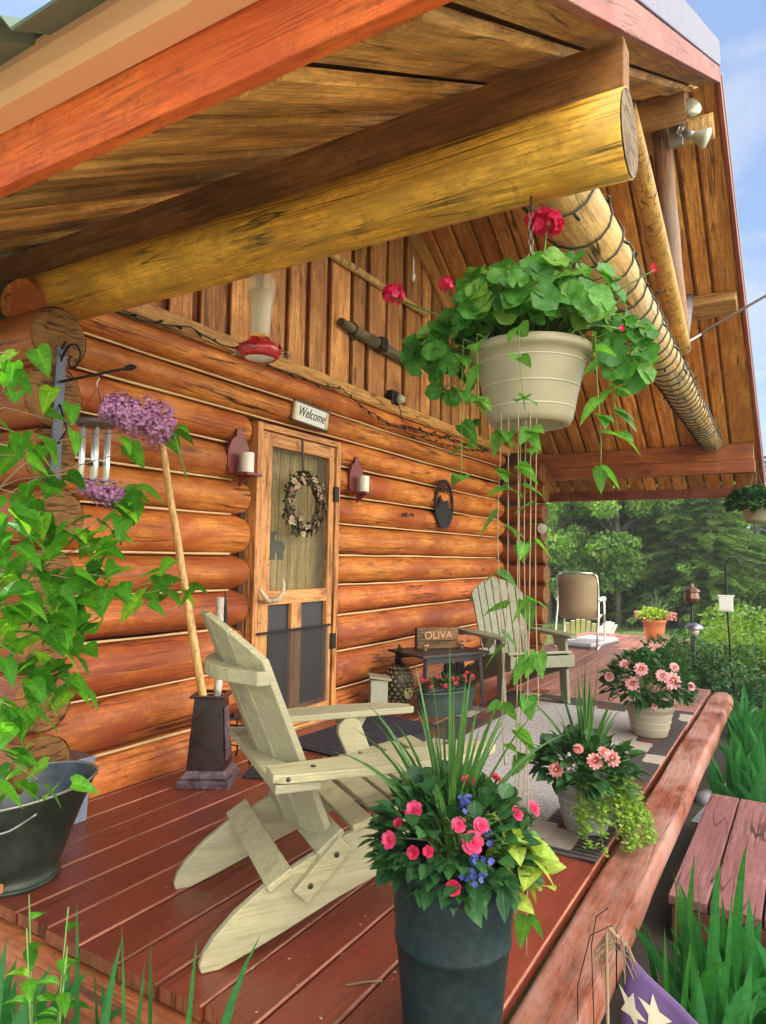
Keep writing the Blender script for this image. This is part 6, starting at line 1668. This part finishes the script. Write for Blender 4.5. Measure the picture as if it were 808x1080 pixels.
# fallen petals and leaf bits on the boards
mb = MB()
for i in range(150):
    x = rnd(1.4, 3.4); y = rnd(.7, 2.8) if i % 3 else rnd(.7, 1.3)
    a = rnd(0, 6.28); r_ = rnd(.004, .010); c = Vector((x, y, .0025)); u_ = Vector((math.cos(a), math.sin(a), rnd(-.1, .1))) * r_; v_ = Vector((-math.sin(a), math.cos(a), rnd(-.1, .1))) * r_ * .5
    mb.add([c - u_, c + v_ + Vector((0, 0, .001)), c + u_, c - v_], [(0, 1, 2, 3)], 0 if rnd(0, 1) < .8 else 1)
mb.build('deck_litter', [M['raffia'], M['imp_pink']], kind='stuff')
# ------------------------------------------------------------------ garden shrubs
def shrub(name, label, c, r_, h, n, L, W, mat, group, shape='oval', lobes=6):
    t = thing(name, label, 'shrub', c, 0, group)
    mb = MB(); st_ = MB()
    L_ = [(Vector((rnd(-.55, .55) * r_[0], rnd(-.55, .55) * r_[1], h * rnd(.35, .75))), rnd(.40, .62)) for _ in range(lobes)]
    for (q, k) in L_:
        st_.tube([(q.x * .2, q.y * .2, 0), (q.x * .6, q.y * .6, q.z * .5), tuple(q)], [.018, .012, .005], 5)
        for i in range(n // lobes):
            d = rdir(-.8, 1); s_ = rnd(.55, 1.0) ** .5 * k
            p = q + Vector((d.x * r_[0], d.y * r_[1], d.z * h * .62)) * s_
            p.z = max(p.z, .02)
            leaf(mb, p, d + Vector((rnd(-.7, .7), rnd(-.7, .7), rnd(-.3, .7))), L * rnd(.7, 1.2), W * rnd(.7, 1.2), shape=shape, seg=2 if L < .05 else 3, twist=rnd(-.6, .6))
    mb.build('foliage', mat, t); st_.build('stems', M['twig'], t)
    return t
GS = 'garden shrubs beyond the deck'
for (x, y, rx, ry, h, n, L, W, mt, lab) in (
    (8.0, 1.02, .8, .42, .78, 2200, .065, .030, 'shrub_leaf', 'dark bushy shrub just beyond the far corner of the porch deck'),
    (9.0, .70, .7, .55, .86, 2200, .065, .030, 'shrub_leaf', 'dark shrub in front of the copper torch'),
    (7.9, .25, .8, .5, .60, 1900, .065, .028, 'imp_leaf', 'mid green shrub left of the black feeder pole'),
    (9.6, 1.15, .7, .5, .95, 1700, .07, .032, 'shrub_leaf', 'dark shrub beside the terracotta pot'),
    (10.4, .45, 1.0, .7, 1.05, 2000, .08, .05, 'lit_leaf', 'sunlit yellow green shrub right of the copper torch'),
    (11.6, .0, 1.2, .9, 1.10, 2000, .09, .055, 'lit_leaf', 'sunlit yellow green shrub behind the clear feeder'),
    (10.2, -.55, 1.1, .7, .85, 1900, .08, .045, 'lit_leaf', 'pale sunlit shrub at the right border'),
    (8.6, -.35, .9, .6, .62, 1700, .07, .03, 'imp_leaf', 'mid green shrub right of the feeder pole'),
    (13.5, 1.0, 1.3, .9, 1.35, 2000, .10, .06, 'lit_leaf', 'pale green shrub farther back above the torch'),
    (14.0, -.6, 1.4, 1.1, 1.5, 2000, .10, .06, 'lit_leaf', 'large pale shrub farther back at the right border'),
    (7.0, -.9, .8, .6, .5, 1300, .07, .03, 'imp_leaf', 'low green shrub beyond the gravel path')):
    shrub('garden_shrub', lab, (x, y, gz(x) - .02), (rx, ry), h, n, L, W, M[mt], GS)
# lawn beyond the deck: short blades
mb = MB()
for i in range(9000):
    x = rnd(18, 28) ; y = rnd(-3, 10)
    h = rnd(.04, .11); a = rnd(0, 6.28); w = .012; z = gz(x) - .02
    mb.add([(x - w * math.cos(a), y - w * math.sin(a), z), (x + w * math.cos(a), y + w * math.sin(a), z), (x + rnd(-.04, .04), y + rnd(-.04, .04), z + h)], [(0, 1, 2)])
mb.build('lawn_grass', M['grass_blade'], kind='stuff')

# ------------------------------------------------------------------ trees
def spray(mb, p, d, L, W, n=4):
    """one drooping twig of foliage: small leaf faces along it"""
    d = d.normalized(); s_ = d.cross(Vector((0, 0, 1)))
    if s_.length < .1: s_ = Vector((1, 0, 0))
    s_.normalize()
    for i in range(n):
        t = (i + .5) / n; q = p + d * L * t - Vector((0, 0, .25 * L * t * t))
        for sg in (-1, 1):
            e = q + (s_ * sg * W * (1.1 - .7 * t) + d * W * .7) + Vector((0, 0, rnd(-.35, .2) * W)); m_ = vl(q, e, .55); wv = d * W * .30
            mb.add([q, m_ + wv, e, m_ - wv], [(0, 1, 2, 3)], 0)
def conifer_mesh(h, r_, levels, per, W, droop):
    mb = MB(); br = MB()
    br.tube([(0, 0, 0), (.03 * n1(h), .02, h * .4), (0, .02, h * .75), (0, 0, h)], [h * .016 + .04, h * .012 + .03, h * .007 + .02, .01], 10, seed=h, rough=.15)
    z = .10 * h
    for l in range(levels):
        t = l / levels; z = h * (.08 + .90 * t); R_ = r_ * (1 - t) ** .8 * (1 + .18 * n1(l * 1.7, h)) + .10
        for k in range(per):
            a = 2 * PI * (k + .5 * (l % 2)) / per + rnd(-.3, .3); Rk = R_ * rnd(.65, 1.15); d = Vector((math.cos(a), math.sin(a), rnd(-.15, .2) - droop))
            e = Vector((0, 0, z)) + Vector((math.cos(a), math.sin(a), 0)) * Rk + Vector((0, 0, (-.2 - droop) * Rk * .6)); b0 = Vector((0, 0, z))
            br.tube([b0, vl(b0, e, .5) + Vector((0, 0, .06 * Rk)), e], [.016, .009, .003], 4, caps=False)
            ns = max(3, int(Rk / .18))
            for i in range(ns):
                u_ = (i + rnd(.3, 1)) / ns; p = vl(b0, e, u_) + Vector((0, 0, .06 * Rk * math.sin(PI * u_)))
                sd_ = Vector((-math.sin(a), math.cos(a), 0)) * rnd(.4, 1.0) * (1 if i % 2 else -1)
                spray(mb, p, Vector((math.cos(a), math.sin(a), -.15)) + sd_, rnd(.28, .5) * (1.15 - .5 * u_), W)
                if rnd(0, 1) < .6: spray(mb, p, Vector((math.cos(a), math.sin(a), -.3)) - sd_ * .8, rnd(.22, .4), W)
    return mb, br
def leafy_mesh(h, r_, n, W, lobes):
    mb = MB(); br = MB()
    br.tube([(0, 0, 0), (.05, .03, h * .3), (-.03, .05, h * .6), (0, 0, h * .92)], [.11, .09, .06, .015], 10, seed=h, rough=.15)
    for k in range(lobes):
        a = rnd(0, 6.28); z = h * rnd(.14, .95); q = r_ * rnd(.3, .95) * math.sin(PI * min(1, .22 + .72 * z / h)); c = Vector((q * math.cos(a), q * math.sin(a), z)); rr = rnd(.35, .75) * (r_ / 2.2)
        br.tube([(0, 0, z * .75), (c.x * .5, c.y * .5, z * .88), tuple(c)], [.022, .012, .004], 5, caps=False)
        for i in range(n // lobes):
            d = rdir(-1, 1); p = c + Vector((d.x, d.y, d.z * .75)) * rr * rnd(.25, 1.0) ** .6
            a1 = rdir(-1, 1); b1 = a1.cross(rdir(-1, 1))
            if b1.length < .1: continue
            b1.normalize(); w = W * rnd(.6, 1.2)
            mb.add([p - a1 * w, p + b1 * w * .55, p + a1 * w, p - b1 * w * .55], [(0, 1, 2, 3)], 0)
    return mb, br
random.seed(21)
protos = {}
def tree_proto(kind, mbbr, leafm, barkm):
    mb, br = mbbr
    protos[kind] = (mb, br, leafm, barkm)
tree_proto('spruce_tree', conifer_mesh(11, 2.4, 34, 11, .15, .12), M['spruce_leaf'], M['bark'])
tree_proto('larch_tree', conifer_mesh(10, 2.7, 28, 10, .15, .02), M['larch_leaf'], M['bark'])
tree_proto('birch_tree', leafy_mesh(9, 2.5, 14000, .105, 54), M['birch_leaf'], M['bark'])
first = {}
def plant(kind, label, loc, s_, rz, group):
    if kind not in first:
        mb, br, lm, bk = protos[kind]
        t = thing(kind, label, 'tree', loc, rz, group)
        br.build('trunk', bk, t); mb.build('crown', lm, t, recalc=False)
        first[kind] = t
    else:
        t = copy_tree(first[kind]); t.location = loc; t.rotation_euler = (0, 0, rz); t['label'] = label
    t.scale = (s_, s_, s_)
    return t
trees = [
 ('larch_tree', 20.0, 1.95, 1.0, 'larch with a straight grey trunk in the gap between the torch and the clear feeder'),
 ('spruce_tree', 22.5, 6.9, .95, 'dark spruce nearest the cabin wall behind the sling chair'), ('birch_tree', 21.0, 5.6, .95, 'leafy birch behind the sling chair'),
 ('larch_tree', 23.0, 4.6, 1.05, 'feathery larch between the sling chair and the terracotta pot'), ('spruce_tree', 24.5, 3.6, 1.1, 'dark spruce directly behind the terracotta pot'),
 ('birch_tree', 22.0, 3.0, 1.0, 'leafy birch right of the terracotta pot'), ('birch_tree', 21.5, .9, 1.0, 'leafy birch behind the clear feeder'),
 ('spruce_tree', 24.0, .6, 1.0, 'dark spruce rising behind the clear feeder'), ('larch_tree', 22.5, -.5, .95, 'feathery larch at the right border'),
 ('spruce_tree', 27.0, 5.2, 1.2, 'tall spruce in the second row left of the terracotta pot'), ('spruce_tree', 27.0, 2.2, 1.15, 'spruce in the second row behind the copper torch'),
 ('birch_tree', 26.0, -1.2, 1.1, 'leafy birch in the second row at the right border'), ('larch_tree', 27.5, 7.6, 1.15, 'larch in the second row close to the cabin wall'),
 ('spruce_tree', 29.0, .2, 1.25, 'dark spruce in the back row on the right'), ('birch_tree', 29.0, 3.8, 1.2, 'broad birch in the back row'), ('spruce_tree', 29.5, 6.6, 1.2, 'dark spruce in the back row on the left'),
 ('spruce_tree', 23.0, -2.6, 1.0, 'dark spruce right of the border larch'), ('birch_tree', 24.0, -4.2, 1.0, 'leafy birch far to the right'), ('birch_tree', 19.5, 4.3, .85, 'rounded leafy birch in front of the feathery larch'), ('larch_tree', 20.5, 2.7, .85, 'light green larch in front of the second row spruce'), ('birch_tree', 18.5, -.6, .8, 'low leafy birch nearest the right border'), ('birch_tree', 19.0, 6.2, .85, 'low leafy birch nearest the cabin wall'), ('spruce_tree', 27.0, -5.5, 1.15, 'dark spruce at the far right end of the tree line')]
for i, (k, x, y, s_, lab) in enumerate(trees):
    x += 6.5; y *= 1.28; s_ *= 1.2 if y > 3.2 else .58 + .06 * max(0, y)
    plant(k, lab, (x, y, gz(x) - .05), s_, i * 1.37, 'trees behind the garden')
for i, (x, y, lab) in enumerate(((27.0, 7.2, 'low leafy bush at the wood edge behind the sling chair'), (27.4, 5.6, 'low leafy bush at the wood edge left of the terracotta pot'), (26.8, 4.0, 'low leafy bush at the wood edge right of the terracotta pot'), (27.2, 1.9, 'low leafy bush at the foot of the straight grey trunked larch'), (26.6, -.2, 'low leafy bush at the wood edge by the right border'))):
    shrub('wood_edge_bush', lab, (x, y, gz(x) - .02), (1.6, 1.4), 2.0, 1500, .17, .10, M['birch_leaf'] if i % 2 else M['shrub_leaf'], 'bushes at the wood edge')
# a wood that closes the view behind the counted trees
mb = MB()
for k in range(46):
    x = rnd(40, 54); y = rnd(-18, 30); h = rnd(5.5, 9) if y < 8 else rnd(9, 14); c = Vector((x, y, gz(x)))
    mb.tube([c, c + Vector((0, 0, h))], [.13, .03], 6, caps=False)
    for i in range(420):
        t = rnd(.05, 1); a = rnd(0, 6.28); q = 2.2 * (1 - t) ** .7 * rnd(.4, 1) + .1; p = c + Vector((q * math.cos(a), q * math.sin(a), h * t)); a1 = Vector((math.cos(a), math.sin(a), -.4)); b1 = Vector((-math.sin(a), math.cos(a), rnd(-.3, .3))); w = rnd(.20, .38)
        mb.add([p - a1 * w, p + b1 * w * .6, p + a1 * w, p - b1 * w * .6], [(0, 1, 2, 3)], 0)
mb.build('distant_wood', M['spruce_leaf'], kind='stuff', recalc=False)

# thin haze added to lighten the far trees
m, nt, out = new_mat('added_haze'); T = NT(nt)
v_ = T.n('VolumePrincipled'); v_.inputs['Density'].default_value = .0011; v_.inputs['Color'].default_value = (.93, .97, 1.0, 1); v_.inputs['Anisotropy'].default_value = .2
nt.links.new(v_.outputs[0], out.inputs['Volume'])
MB().box((20, 5, 7), (90, 76, 18.6)).build('haze', m, kind='stuff')
